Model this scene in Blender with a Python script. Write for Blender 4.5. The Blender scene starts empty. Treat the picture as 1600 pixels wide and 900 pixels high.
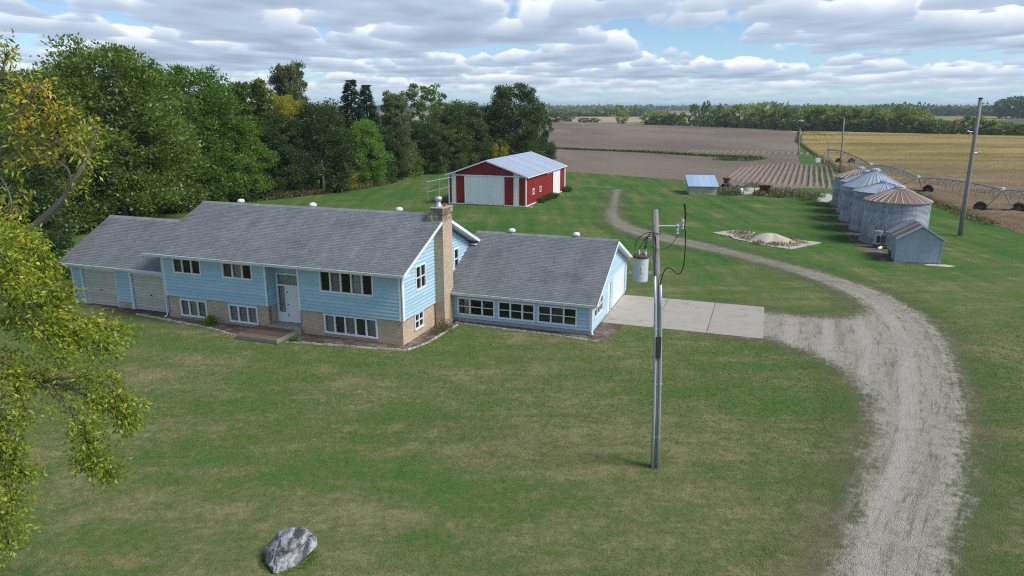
import bpy, bmesh, math, random
import numpy as np
from mathutils import Vector, Matrix
R = math.radians
rnd = random.Random(7)
sc = bpy.context.scene
col = sc.collection

# ------------------------------------------------------------------ camera
CAM_H = 12.5
PITCH = R(14.353)
FPX = 1104.36
cam_d = bpy.data.cameras.new('camera')
cam = bpy.data.objects.new('camera', cam_d); col.objects.link(cam)
cam.location = (0, 0, CAM_H)
cam.rotation_euler = (R(90) - PITCH, 0, 0)
cam_d.sensor_width = 36.0
cam_d.lens = 36.0 * FPX / 1600.0
cam_d.clip_start = 0.1
cam_d.clip_end = 20000
sc.camera = cam

# ------------------------------------------------------------------ sky, sun, exposure
SUN_ELEV, SUN_AZ = 46.0, 110.0          # azimuth clockwise from +Y (the view direction)
world = bpy.data.worlds.new('World'); sc.world = world
world.use_nodes = True
world.cycles.sampling_method = 'MANUAL'; world.cycles.sample_map_resolution = 256
wt = world.node_tree; wt.nodes.clear()


class NB:
    """small node builder"""
    def __init__(s, t): s.t = t
    def n(s, typ, **kw):
        nd = s.t.nodes.new(typ)
        for k, v in kw.items(): setattr(nd, k, v)
        return nd
    def put(s, sock, v):
        if isinstance(v, bpy.types.NodeSocket): s.t.links.new(v, sock)
        else:
            if hasattr(sock.default_value, '__len__') and not hasattr(v, '__len__'): v = (v, v, v)
            if hasattr(v, '__len__') and len(v) == 3 and len(sock.default_value) == 4: v = (*v, 1)
            sock.default_value = v
    def m(s, op, a, b=None, c=None, clamp=False):
        nd = s.n('ShaderNodeMath', operation=op, use_clamp=clamp)
        for i, v in enumerate((a, b, c)):
            if v is not None: s.put(nd.inputs[i], v)
        return nd.outputs[0]
    def vm(s, op, a, b=None, scale=None):
        nd = s.n('ShaderNodeVectorMath', operation=op)
        s.put(nd.inputs[0], a)
        if b is not None: s.put(nd.inputs[1], b)
        if scale is not None: s.put(nd.inputs['Scale'], scale)
        return nd.outputs[0]
    def mix(s, f, a, b, blend='MIX'):
        nd = s.n('ShaderNodeMix', data_type='RGBA', blend_type=blend)
        s.put(nd.inputs['Factor'], f); s.put(nd.inputs[6], a); s.put(nd.inputs[7], b)
        return nd.outputs[2]
    def noise(s, vec, scale, detail=3, rough=.55, dist=0, dims='3D'):
        nd = s.n('ShaderNodeTexNoise', noise_dimensions=dims)
        if vec is not None: s.put(nd.inputs['Vector'], vec)
        nd.inputs['Scale'].default_value = scale; nd.inputs['Detail'].default_value = detail
        nd.inputs['Roughness'].default_value = rough; nd.inputs['Distortion'].default_value = dist
        return nd.outputs['Fac']
    def step(s, v, lo, hi, smooth=True):
        nd = s.n('ShaderNodeMapRange', interpolation_type='SMOOTHSTEP' if smooth else 'LINEAR')
        s.put(nd.inputs[0], v); s.put(nd.inputs[1], lo); s.put(nd.inputs[2], hi)
        return nd.outputs[0]
    def xyz(s, v):
        nd = s.n('ShaderNodeSeparateXYZ'); s.put(nd.inputs[0], v); return nd.outputs
    def comb(s, x, y, z):
        nd = s.n('ShaderNodeCombineXYZ')
        for i, v in enumerate((x, y, z)): s.put(nd.inputs[i], v)
        return nd.outputs[0]
    def mapv(s, vec, scale, rot=0):
        nd = s.n('ShaderNodeMapping'); s.put(nd.inputs['Vector'], vec)
        nd.inputs['Scale'].default_value = scale; nd.inputs['Rotation'].default_value = (0, 0, rot)
        return nd.outputs[0]


w = NB(wt)
sky = w.n('ShaderNodeTexSky', sky_type='NISHITA', sun_disc=False)
sky.sun_elevation = R(SUN_ELEV); sky.sun_rotation = R(SUN_AZ)
sky.air_density = 0.85; sky.dust_density = 0.0; sky.ozone_density = 5.0; sky.altitude = 0
tc = w.n('ShaderNodeTexCoord').outputs['Generated']
dx, dy, dz = w.xyz(w.vm('NORMALIZE', tc))
dzc = w.m('MAXIMUM', dz, 0.0)
inv = w.m('DIVIDE', 1.0, w.m('ADD', dzc, 0.010))
px_ = w.m('MULTIPLY', dx, inv); py_ = w.m('MULTIPLY', dy, inv)
haze_f = w.m('POWER', w.m('SUBTRACT', 1.0, dzc), 24.0)
skyc = w.mix(w.m('MULTIPLY', haze_f, .92), sky.outputs['Color'], (2.15, 3.95, 5.45))   # moist blue air low over the horizon
LAY = 23
SKY_STR = 0.05
horizon_fade = w.step(dz, 0.012, 0.055)
for i in range(LAY - 1, -1, -1):       # a broken cumulus deck with flat bases, seen from below: slices at rising heights
    t = i / (LAY - 1)
    hgt = 1.0 + 0.46 * t
    P = w.comb(w.m('ADD', w.m('MULTIPLY', px_, hgt * 1.45), -3.9), w.m('MULTIPLY', py_, hgt * .85), 8.4 + hgt * 1.3)
    big = w.noise(P, 0.26, 1, .5)
    med = w.noise(P, .85, 2.4, .50)
    d = w.m('ADD', w.m('MULTIPLY', big, .62), w.m('MULTIPLY', med, .66))
    lo = 0.640 + 0.20 * t ** 1.7
    a = w.step(d, lo, lo + 0.030)
    a = w.m('MULTIPLY', a, w.m('ADD', w.m('MULTIPLY', horizon_fade, .86), .06))
    base = Vector((0.128, 0.178, 0.246)); top = Vector((0.350, 0.366, 0.384))
    c = base.lerp(top, min(1, .18 + t * 1.7)) / SKY_STR
    shade = w.step(d, lo, lo + .22)
    cc = w.mix(shade, tuple(c * 1.06), tuple(c * .80))
    skyc = w.mix(a, skyc, cc)
bg = w.n('ShaderNodeBackground'); w.put(bg.inputs['Color'], skyc); bg.inputs['Strength'].default_value = SKY_STR
wo = w.n('ShaderNodeOutputWorld'); wt.links.new(bg.outputs[0], wo.inputs[0])

sun_d = bpy.data.lights.new('sun', 'SUN'); sun = bpy.data.objects.new('sun', sun_d); col.objects.link(sun)
sun_d.energy = 1.5; sun_d.angle = R(24); sun_d.color = (1.0, 0.95, 0.87)
_e, _a = R(SUN_ELEV), R(SUN_AZ)
sdir = Vector((math.sin(_a) * math.cos(_e), math.cos(_a) * math.cos(_e), math.sin(_e)))
sun.rotation_euler = sdir.to_track_quat('Z', 'Y').to_euler(); sun.location = sdir * 200

sc.view_settings.view_transform = 'Standard'; sc.view_settings.look = 'None'
sc.view_settings.gamma = 1.0; sc.view_settings.use_curve_mapping = False
sc.view_settings.exposure = 1.45
sc.cycles.use_denoising = False; sc.cycles.filter_width = 1.15
sc.cycles.max_bounces = 6; sc.cycles.diffuse_bounces = 3; sc.cycles.transparent_max_bounces = 8
sc.cycles.caustics_reflective = False; sc.cycles.caustics_refractive = False

# ------------------------------------------------------------------ helpers
_sp, _cp = math.sin(PITCH), math.cos(PITCH)
def at(px, py, z=0.0):
    """where the sight line of a spot in the survey photograph meets height z"""
    u = (px - 800) / FPX; v = (450 - py) / FPX
    d = (u, _cp + v * _sp, -_sp + v * _cp)
    t = (z - CAM_H) / d[2]
    return Vector((d[0] * t, d[1] * t, z))


def tag(o, label=None, cat=None, group=None, kind=None):
    if label: o['label'] = label
    if cat: o['category'] = cat
    if group: o['group'] = group
    if kind: o['kind'] = kind
    return o


def empty(name, loc, rz=0.0):
    o = bpy.data.objects.new(name, None); col.objects.link(o)
    o.location = loc; o.rotation_euler = (0, 0, rz); o.empty_display_size = .3
    return o


def link(name, me, mat=None, parent=None, loc=(0, 0, 0), rz=0.0):
    o = bpy.data.objects.new(name, me); col.objects.link(o)
    if mat is not None and not me.materials: me.materials.append(mat)
    if parent: o.parent = parent
    o.location = loc; o.rotation_euler = (0, 0, rz)
    return o


class MB:
    def __init__(s): s.v = []; s.f = []; s.sm = False
    def add(s, vs, fs):
        b = len(s.v); s.v += [tuple(p) for p in vs]; s.f += [tuple(i + b for i in f) for f in fs]; return s
    def hexa(s, p):   # 8 corners: bottom ring 0-3, top ring 4-7
        return s.add(p, [(3, 2, 1, 0), (4, 5, 6, 7), (0, 1, 5, 4), (1, 2, 6, 5), (2, 3, 7, 6), (3, 0, 4, 7)])
    def box(s, x0, x1, y0, y1, z0, z1):
        return s.hexa([(x0, y0, z0), (x1, y0, z0), (x1, y1, z0), (x0, y1, z0), (x0, y0, z1), (x1, y0, z1), (x1, y1, z1), (x0, y1, z1)])
    def prism(s, poly, axis, a0, a1):   # poly in the two other axes
        def P(q, a): return {'x': (a, q[0], q[1]), 'y': (q[0], a, q[1]), 'z': (q[0], q[1], a)}[axis]
        n = len(poly)
        vs = [P(q, a0) for q in poly] + [P(q, a1) for q in poly]
        return s.add(vs, [tuple(range(n))[::-1], tuple(range(n, 2 * n))] + [(i, (i + 1) % n, n + (i + 1) % n, n + i) for i in range(n)])
    def tube(s, pts, rad, n=8, cap=True):
        pts = [Vector(p) for p in pts]
        if not hasattr(rad, '__len__'): rad = [rad] * len(pts)
        rings = []
        up = None
        for i, p in enumerate(pts):
            d = (pts[min(i + 1, len(pts) - 1)] - pts[max(i - 1, 0)]).normalized()
            if up is None: up = Vector((1, 0, 0)) if abs(d.x) < .8 else Vector((0, 1, 0))
            a = (up - d * up.dot(d)).normalized(); b = d.cross(a); up = a
            rings.append([p + (a * math.cos(k * 2 * math.pi / n) + b * math.sin(k * 2 * math.pi / n)) * rad[i] for k in range(n)])
        vs = [q for r in rings for q in r]; fs = []
        for i in range(len(pts) - 1):
            for k in range(n):
                fs.append((i * n + k, i * n + (k + 1) % n, (i + 1) * n + (k + 1) % n, (i + 1) * n + k))
        if cap: fs += [tuple(range(n))[::-1], tuple((len(pts) - 1) * n + k for k in range(n))]
        return s.add(vs, fs)
    def lathe(s, prof, n=24, c=(0, 0, 0), closed=False):
        vs = []
        for r, z in prof:
            for k in range(n):
                a = k * 2 * math.pi / n; vs.append((c[0] + r * math.cos(a), c[1] + r * math.sin(a), c[2] + z))
        fs = [(i * n + k, i * n + (k + 1) % n, (i + 1) * n + (k + 1) % n, (i + 1) * n + k) for i in range(len(prof) - 1) for k in range(n)]
        if closed: fs += [tuple(range(n))[::-1], tuple((len(prof) - 1) * n + k for k in range(n))]
        return s.add(vs, fs)
    def mesh(s, name):
        me = bpy.data.meshes.new(name); me.from_pydata(s.v, [], s.f)
        if s.sm: me.polygons.foreach_set('use_smooth', [True] * len(me.polygons))
        return me
    def build(s, name, mat, parent=None, loc=(0, 0, 0), rz=0.0, smooth=False):
        s.sm = smooth
        return link(name, s.mesh(name), mat, parent, loc, rz)


def np_mesh(name, V, F, k):
    """fast mesh from arrays: V (n,3), F (m,k)"""
    me = bpy.data.meshes.new(name)
    me.vertices.add(len(V)); me.vertices.foreach_set('co', np.asarray(V, np.float32).ravel())
    me.loops.add(F.size); me.loops.foreach_set('vertex_index', F.astype(np.int32).ravel())
    me.polygons.add(len(F)); me.polygons.foreach_set('loop_start', np.arange(0, F.size, k, dtype=np.int32))
    me.update(calc_edges=True); me.validate()
    return me


def copy_tree(o, parent=None):
    c = o.copy(); col.objects.link(c); c.parent = parent
    for ch in list(o.children): copy_tree(ch, c)
    return c

# ------------------------------------------------------------------ materials
MATS = {}
def newmat(name):
    m = bpy.data.materials.new(name); m.use_nodes = True
    t = m.node_tree; t.nodes.clear(); b = NB(t)
    out = b.n('ShaderNodeOutputMaterial')
    MATS[name] = m
    return m, b, out


def princ(b, out, color, rough=.8, metal=0.0, bump=None, bstr=.3, bdist=.02, spec=.3):
    p = b.n('ShaderNodeBsdfPrincipled')
    b.put(p.inputs['Base Color'], color); b.put(p.inputs['Roughness'], rough); b.put(p.inputs['Metallic'], metal)
    p.inputs['Specular IOR Level'].default_value = spec
    if bump is not None:
        bn = b.n('ShaderNodeBump'); b.put(bn.inputs['Height'], bump)
        bn.inputs['Strength'].default_value = bstr; bn.inputs['Distance'].default_value = bdist
        b.t.links.new(bn.outputs[0], p.inputs['Normal'])
    b.t.links.new(p.outputs[0], out.inputs[0])
    return p


def objco(b): return b.n('ShaderNodeTexCoord').outputs['Object']
def worldco(b): return b.n('ShaderNodeNewGeometry').outputs['Position']
def islrand(b): return b.n('ShaderNodeNewGeometry').outputs['Random Per Island']
def objrand(b): return b.n('ShaderNodeObjectInfo').outputs['Random']


def simple(name, c, rough=.7, metal=0.0, var=.15, scale=3.0, dirt=None, dscale=1.2, damt=.5, bstr=0.0, bscale=40, ovar=.12, spec=.3, stretch=None):
    """plain painted / weathered surface: fine mottling, large stains, per-piece tone"""
    m, b, out = newmat(name)
    co = objco(b)
    if stretch: co = b.mapv(co, stretch)
    n1 = b.noise(co, scale, 5, .6)
    k = b.m('ADD', b.m('MULTIPLY', b.m('SUBTRACT', n1, .5), 2 * var), b.m('ADD', 1.0, b.m('MULTIPLY', b.m('SUBTRACT', objrand(b), .5), 2 * ovar)))
    cc = b.vm('SCALE', (c[0], c[1], c[2]), scale=k)
    if dirt:
        n2 = b.noise(co, dscale, 6, .65, .4)
        cc = b.mix(b.m('MULTIPLY', b.step(n2, .5, .72), damt), cc, dirt)
    bump = b.noise(co, bscale, 4, .6) if bstr else None
    princ(b, out, cc, rough, metal, bump, bstr, .02, spec)
    return m


def lawn_colour(b, co):
    """patchy mown lawn: olive, dry straw and fresh green areas, thatch mottling"""
    x, y, z = b.xyz(co)
    flat = b.comb(x, y, 0.0)
    st = b.mapv(flat, (.60, 1.0, 1.0), R(-20))
    a = b.noise(st, .14, 6, .66, .5)
    c = b.noise(b.vm('ADD', st, (31.0, 7.0, 0.0)), .26, 6, .68, .5)
    d = b.noise(b.vm('ADD', flat, (11.0, 57.0, 0.0)), .85, 6, .70, .3)
    m1 = b.noise(flat, 3.4, 5, .72); m2 = b.noise(b.mapv(flat, (1, .5, 1), R(35)), 9.0, 4, .72); m3 = b.noise(flat, 30.0, 3, .7)
    far = b.step(y, 40.0, 62.0)
    lane = b.noise(b.mapv(flat, (1.0, .12, 1.0), R(-62)), .50, 5, .66, .2)       # mower passes
    lane2 = b.noise(b.mapv(flat, (.16, 1.0, 1.0), R(-18)), .80, 5, .66, .2)
    e = lambda n, g: b.m('MULTIPLY', b.m('SUBTRACT', n, .5), g)
    t = b.m('ADD', .55, b.m('ADD', e(a, 1.3), b.m('ADD', e(c, -.85), b.m('ADD', e(d, 1.05), b.m('ADD', e(m1, .75), e(lane2, .8))))))
    t = b.m('ADD', t, b.m('MULTIPLY', far, b.m('ADD', e(lane, 2.1), -.25)))
    cr = b.n('ShaderNodeValToRGB'); b.put(cr.inputs[0], t)
    els = cr.color_ramp.elements
    stops = [(.0, (.044, .104, .022)), (.22, (.060, .120, .028)), (.45, (.084, .120, .036)), (.64, (.120, .131, .054)), (.82, (.165, .160, .076)), (1.0, (.172, .152, .082))]
    els[0].position, els[0].color = stops[0][0], (*stops[0][1], 1); els[1].position, els[1].color = stops[-1][0], (*stops[-1][1], 1)
    for p_, c_ in stops[1:-1]:
        q = els.new(p_); q.color = (*c_, 1)
    g = cr.outputs[0]
    g = b.mix(b.m('MULTIPLY', far, .30), g, b.vm('MULTIPLY', g, (.98, 1.10, .95)))
    g = b.mix(b.m('MULTIPLY', b.step(m2, .55, .78), .30), g, b.vm('SCALE', g, scale=.62))
    k = b.m('ADD', .50, b.m('ADD', b.m('MULTIPLY', m3, .30), b.m('ADD', b.m('MULTIPLY', m2, .42), b.m('MULTIPLY', m1, .56))))
    return b.vm('SCALE', g, scale=k), m3


def m_lawn(name='lawn', blades=False):
    m, b, out = newmat(name)
    co = worldco(b); c, fine = lawn_colour(b, co)
    if blades:
        c = b.vm('SCALE', c, scale=b.m('ADD', 1.32, b.m('MULTIPLY', islrand(b), .60)))
        c = b.mix(b.step(islrand(b), .93, .96), c, (.24, .215, .12))
        princ(b, out, c, .8, spec=.1)
    else:
        hb = b.m('ADD', fine, b.m('MULTIPLY', b.noise(co, 1.1, 3), .8))
        princ(b, out, c, .95, 0, hb, .35, .05, .05)
    return m
m_lawn(); m_lawn('grass_blades', True)


def m_drive():
    m, b, out = newmat('gravel')
    co = worldco(b); lc, fine = lawn_colour(b, co)
    at_ = b.n('ShaderNodeAttribute', attribute_name='depth').outputs['Fac']     # metres inside the driveway edge
    n1 = b.noise(co, .8, 5, .7); n2 = b.noise(co, 3.2, 5, .72); n3 = b.noise(co, 22, 4, .75)
    lane = b.n('ShaderNodeAttribute', attribute_name='lane').outputs['Vector']      # x: metres from the right-hand edge, y: metres along
    ln = b.noise(b.mapv(lane, (1.5, .10, 1)), 1.0, 5, .66); ln2 = b.noise(b.mapv(lane, (5.0, .55, 1)), 1.0, 5, .72)
    track = b.step(b.xyz(co)[1], 46.0, 62.0)
    rag = b.m('ADD', b.m('ADD', b.m('MULTIPLY', b.m('SUBTRACT', n1, .5), 1.6), b.m('MULTIPLY', b.m('SUBTRACT', n3, .5), .7)), b.m('ADD', b.m('MULTIPLY', b.m('SUBTRACT', n2, .5), 1.7), b.m('MULTIPLY', b.m('SUBTRACT', ln2, .5), 2.2)))
    e = b.m('ADD', at_, rag)
    vor = b.n('ShaderNodeTexVoronoi'); b.put(vor.inputs['Vector'], co); vor.inputs['Scale'].default_value = 26
    st = b.mix(b.m('MULTIPLY', vor.outputs['Distance'], 1.2, clamp=True), (.51, .475, .410), (.25, .225, .18))
    st = b.vm('SCALE', st, scale=b.m('ADD', .52, b.m('ADD', b.m('MULTIPLY', n3, .55), b.m('MULTIPLY', n1, .45))))
    dirt = b.mix(n3, (.075, .060, .040), (.16, .135, .10))
    thin = b.noise(b.vm('ADD', co, (40, 3, 0)), 1.5, 6, .75)
    st = b.mix(b.m('MULTIPLY', b.step(thin, .50, .64), .62), st, b.mix(.5, dirt, st))
    st = b.mix(b.m('MULTIPLY', b.step(ln, .50, .66), b.m('ADD', .50, b.m('MULTIPLY', track, .3))), st, b.mix(n3, (.13, .108, .082), (.25, .215, .175)))
    st = b.mix(b.m('MULTIPLY', b.step(ln2, .52, .64), .68), st, b.mix(n3, (.105, .093, .066), (.20, .178, .138)))
    wt_ = b.n('ShaderNodeMath', operation='PINGPONG'); b.put(wt_.inputs[0], b.m('ADD', b.xyz(lane)[0], b.m('MULTIPLY', ln, .9))); wt_.inputs[1].default_value = .95
    pale = b.m('MULTIPLY', b.step(wt_.outputs[0], .45, .85), .38)
    st = b.mix(pale, st, b.vm('SCALE', (.50, .465, .405), scale=b.m('ADD', .7, b.m('MULTIPLY', n3, .6))))
    st = b.mix(b.m('MULTIPLY', track, .45), st, b.mix(n3, (.12, .10, .072), (.27, .235, .19)))
    mid = b.m('MULTIPLY', b.m('MULTIPLY', track, b.step(n2, .46, .58)), .35)
    st = b.mix(mid, st, lc)
    # worn-in dirt and grass coming up toward the edges
    c = b.mix(b.m('MULTIPLY', b.step(e, -1.0, .1), .8), lc, b.mix(.45, dirt, lc))
    c = b.mix(b.step(e, -.1, 1.1), c, st)
    patch = b.m('MULTIPLY', b.step(b.noise(co, 2.6, 6, .78), .57, .64), b.m('SUBTRACT', 1.0, b.step(at_, .2, 1.9)))
    c = b.mix(b.m('MULTIPLY', patch, .8), c, lc)
    hb = b.m('ADD', n3, vor.outputs['Distance'])
    princ(b, out, c, .95, 0, hb, .8, .04, .1)
m_drive()


def m_soil(name, c1, c2, s=.5, rows=None, fade=None):
    m, b, out = newmat(name)
    co = worldco(b)
    n1 = b.noise(b.mapv(co, (1, .35, 1)), .02, 5, .6); n2 = b.noise(co, s, 6, .75); n3 = b.noise(co, 5.0, 3, .7)
    c = b.mix(b.step(n1, .35, .65), c1, c2)
    c = b.vm('SCALE', c, scale=b.m('ADD', .55, b.m('ADD', b.m('MULTIPLY', n2, .55), b.m('MULTIPLY', n3, .35))))
    if rows:
        wv = b.n('ShaderNodeTexWave', bands_direction='X'); b.put(wv.inputs['Vector'], b.mapv(co, (1, 1, 1), rows[0]))
        wv.inputs['Scale'].default_value = rows[1]; wv.inputs['Distortion'].default_value = 1.0
        c = b.mix(b.m('MULTIPLY', wv.outputs['Fac'], rows[2]), c, b.vm('SCALE', c, scale=.6))
    princ(b, out, c, .95, 0, b.m('ADD', n2, n3), .6, .1, .05)
    return m
m_soil('soil', (.172, .137, .110), (.240, .195, .155), .6, (R(23), .36, .35))
m_soil('soil_ridge', (.185, .150, .118), (.240, .200, .158), 2.0)
m_soil('far_fields', (.11, .15, .05), (.30, .24, .14), .2)
m_soil('tan_field', (.34, .27, .18), (.42, .33, .22), .2)
m_soil('dark_field', (.10, .085, .08), (.14, .12, .11), .2)
m_soil('weeds_ground', (.040, .070, .018), (.085, .090, .035), 2.0)


def m_beans():
    m, b, out = newmat('soybeans')
    co = worldco(b); x, y, z = b.xyz(co)
    st = b.mapv(b.comb(x, y, 0), (.30, 1.0, 1), R(-12))
    n1 = b.noise(st, .035, 5, .65, .6); n2 = b.noise(co, 1.6, 6, .8); n3 = b.noise(st, .12, 4, .6)
    ripe = b.mix(b.step(n1, .38, .62), (.40, .290, .110), (.185, .165, .055))
    near = b.m('SUBTRACT', 1.0, b.step(b.m('ADD', y, b.m('MULTIPLY', n1, 90)), 150, 245))
    c = b.mix(b.m('MULTIPLY', near, .85), ripe, b.mix(n3, (.190, .135, .095), (.260, .190, .140)))
    gold = b.m('MULTIPLY', b.step(n3, .50, .68), .6)
    c = b.mix(gold, c, (.36, .27, .09))
    c = b.vm('SCALE', c, scale=b.m('ADD', .35, b.m('MULTIPLY', n2, 1.25)))
    princ(b, out, c, .95, 0, n2, 1.0, .3, .05)
m_beans()


def m_leaf(name, c1, c2, c3=None, f3=.12, trans=.42, clump=.35):
    m, b, out = newmat(name)
    r = islrand(b); co = objco(b)
    n = b.noise(co, clump, 2, .5)
    c = b.mix(r, c1, c2)
    if c3: c = b.mix(b.step(b.m('ADD', b.m('MULTIPLY', b.noise(b.vm('ADD', co, (9, 5, 2)), clump * 1.3, 3, .6), .75), b.m('MULTIPLY', r, .25)), .66 - f3, .72 - f3 * .6), c, c3)
    k = b.m('ADD', .82, b.m('ADD', b.m('MULTIPLY', n, .50), b.m('MULTIPLY', objrand(b), .35)))
    c = b.vm('SCALE', c, scale=k)
    d = b.n('ShaderNodeBsdfDiffuse'); b.put(d.inputs[0], c)
    t = b.n('ShaderNodeBsdfTranslucent'); b.put(t.inputs[0], b.vm('MULTIPLY', c, (1.15, 1.25, .6)))
    g = b.n('ShaderNodeBsdfGlossy'); g.inputs['Roughness'].default_value = .45; b.put(g.inputs[0], (.6, .65, .6))
    mx = b.n('ShaderNodeMixShader'); mx.inputs[0].default_value = trans
    b.t.links.new(d.outputs[0], mx.inputs[1]); b.t.links.new(t.outputs[0], mx.inputs[2])
    m2 = b.n('ShaderNodeMixShader'); m2.inputs[0].default_value = .05
    b.t.links.new(mx.outputs[0], m2.inputs[1]); b.t.links.new(g.outputs[0], m2.inputs[2])
    b.t.links.new(m2.outputs[0], out.inputs[0])
    return m
m_leaf('leaf_mid', (0.092, 0.142, 0.024), (0.15, 0.21, 0.042))
m_leaf('leaf_dark', (0.048, 0.09, 0.026), (0.085, 0.128, 0.038))
m_leaf('leaf_bright', (0.09, 0.182, 0.022), (0.14, 0.245, 0.036))
m_leaf('leaf_grey', (0.105, 0.135, 0.068), (0.165, 0.185, 0.098))
m_leaf('leaf_yellow', (0.26, 0.25, 0.025), (0.4, 0.35, 0.04))
m_leaf('leaf_spruce', (0.022, 0.052, 0.03), (0.038, 0.074, 0.04))
m_leaf('leaf_near', (.140, .205, .017), (.265, .310, .027), (.46, .40, .030), .10, .42, .9)
m_leaf('leaf_turning', (.15, .185, .020), (.29, .29, .030), (.50, .33, .025), .12, .36, .5)
m_leaf('leaf_far_mid', (.125, .195, .040), (.185, .260, .060))  # far leaf colours: sunlit look of the distant row put into the tone
m_leaf('leaf_far_light', (.20, .255, .05), (.28, .325, .075))
m_leaf('leaf_far_gold', (.24, .25, .05), (.32, .30, .07))
m_leaf('weed_dry', (0.16, 0.13, 0.07), (0.25, 0.205, 0.115))
m_leaf('weed_green', (.045, .085, .018), (.085, .12, .03))


def m_bark(name, c1, c2):
    m, b, out = newmat(name)
    n = b.noise(b.mapv(objco(b), (6, 6, 1.2)), 2.2, 6, .7)
    princ(b, out, b.mix(n, c1, c2), .95, 0, n, .8, .05, .1)
m_bark('bark', (.05, .042, .034), (.19, .165, .14))
m_bark('bark_pale', (.12, .105, .085), (.33, .30, .26))
m_bark('pole_wood', (.15, .142, .132), (.42, .405, .38))


def m_brick():
    m, b, out = newmat('tan_brick')
    x, y, z = b.xyz(objco(b))
    br = b.n('ShaderNodeTexBrick'); b.put(br.inputs['Vector'], b.comb(b.m('ADD', x, y), z, 0.0))
    br.inputs['Color1'].default_value = (.62, .49, .345, 1); br.inputs['Color2'].default_value = (.50, .38, .26, 1)
    br.inputs['Mortar'].default_value = (.42, .375, .315, 1)
    br.inputs['Scale'].default_value = 1.0; br.inputs['Brick Width'].default_value = .30; br.inputs['Row Height'].default_value = .085
    br.inputs['Mortar Size'].default_value = .011; br.inputs['Mortar Smooth'].default_value = .3
    n = b.noise(objco(b), 1.3, 6, .7); n2 = b.noise(objco(b), 14, 4, .7)
    c = b.vm('SCALE', br.outputs['Color'], scale=b.m('ADD', .62, b.m('ADD', b.m('MULTIPLY', n, .5), b.m('MULTIPLY', n2, .3))))
    # soot and weathering on the chimney head
    soot = b.m('MULTIPLY', b.step(z, 5.85, 6.5), b.step(b.noise(objco(b), 3.5, 5, .7), .36, .56))
    c = b.mix(b.m('MULTIPLY', soot, .75), c, (.085, .070, .058))
    princ(b, out, c, .9, 0, b.m('MULTIPLY', br.outputs['Fac'], -1.0), .7, .012, .15)
m_brick()


def m_shingle():
    m, b, out = newmat('shingles')
    co = objco(b); r = islrand(b)
    x, y, z = b.xyz(co)
    c = b.mix(r, (.178, .192, .203), (.222, .238, .251))
    st = b.noise(b.comb(x, b.m('MULTIPLY', y, .14), 0.0), .75, 5, .65)
    c = b.vm('SCALE', c, scale=b.m('ADD', .60, b.m('MULTIPLY', st, .80)))
    bl = b.noise(co, .55, 4, .6)
    c = b.mix(b.m('MULTIPLY', b.step(bl, .50, .74), .45), c, (.110, .113, .122))
    lich = b.m('MULTIPLY', b.step(b.noise(b.comb(b.m('MULTIPLY', x, 1.0), b.m('MULTIPLY', y, .16), 5.0), 1.7, 4, .6), .66, .76), .30)
    c = b.mix(lich, c, (.36, .37, .38))
    g = b.noise(co, 60, 2, .6)
    c = b.vm('SCALE', c, scale=b.m('ADD', .8, b.m('MULTIPLY', g, .4)))
    princ(b, out, c, .92, 0, g, .3, .005, .2)
m_shingle()


def m_glass():
    m, b, out = newmat('glass')
    t = b.n('ShaderNodeBsdfTransparent'); t.inputs[0].default_value = (.84, .87, .86, 1)
    g = b.n('ShaderNodeBsdfGlossy'); g.inputs['Roughness'].default_value = .03
    f = b.n('ShaderNodeFresnel'); f.inputs[0].default_value = 1.5
    mx = b.n('ShaderNodeMixShader'); b.put(mx.inputs[0], b.m('ADD', b.m('MULTIPLY', f.outputs[0], .9), .02))
    b.t.links.new(t.outputs[0], mx.inputs[1]); b.t.links.new(g.outputs[0], mx.inputs[2]); b.t.links.new(mx.outputs[0], out.inputs[0])
m_glass()


def m_galv(name, c, rust=0.0, streak=True, metal=.55, rough=.42, rustc=(.17, .085, .055)):
    m, b, out = newmat(name)
    co = objco(b); x, y, z = b.xyz(co)
    n = b.noise(b.comb(b.m('MULTIPLY', x, 2.2), b.m('MULTIPLY', y, 2.2), b.m('MULTIPLY', z, .35)), 1.4, 6, .7)
    n2 = b.noise(co, .9, 4, .6)
    cc = b.vm('SCALE', c, scale=b.m('ADD', .5, b.m('ADD', b.m('MULTIPLY', n, .65), b.m('ADD', b.m('MULTIPLY', n2, .2), b.m('MULTIPLY', objrand(b), .18)))))
    mt = metal; rg = rough
    if rust:
        k = b.m('ADD', b.m('MULTIPLY', b.noise(co, 1.1, 6, .7), .5), b.m('MULTIPLY', objrand(b), .55))
        f = b.step(k, .78 - rust * .5, .92 - rust * .5)
        cc = b.mix(f, cc, b.mix(b.noise(co, 7, 4, .7), rustc, (.26, .17, .125)))
        mt = b.m('MULTIPLY', b.m('SUBTRACT', 1.0, f), metal); rg = b.m('ADD', rough, b.m('MULTIPLY', f, .4))
    princ(b, out, cc, rg, mt, None, spec=.4)
m_galv('galvanised', (.44, .47, .52))
m_galv('galvanised_roof', (.42, .48, .56), .02, metal=.3, rough=.5)
m_galv('rusty_roof', (.36, .31, .29), 1.35)
m_galv('shed_roof', (.46, .45, .46), .62)
m_galv('barn_roof', (.56, .63, .72), 0, metal=.45, rough=.38)
m_galv('conduit', (.52, .58, .64), 0, metal=.4, rough=.4)
m_galv('pivot_steel', (.40, .41, .42), .25)

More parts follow.
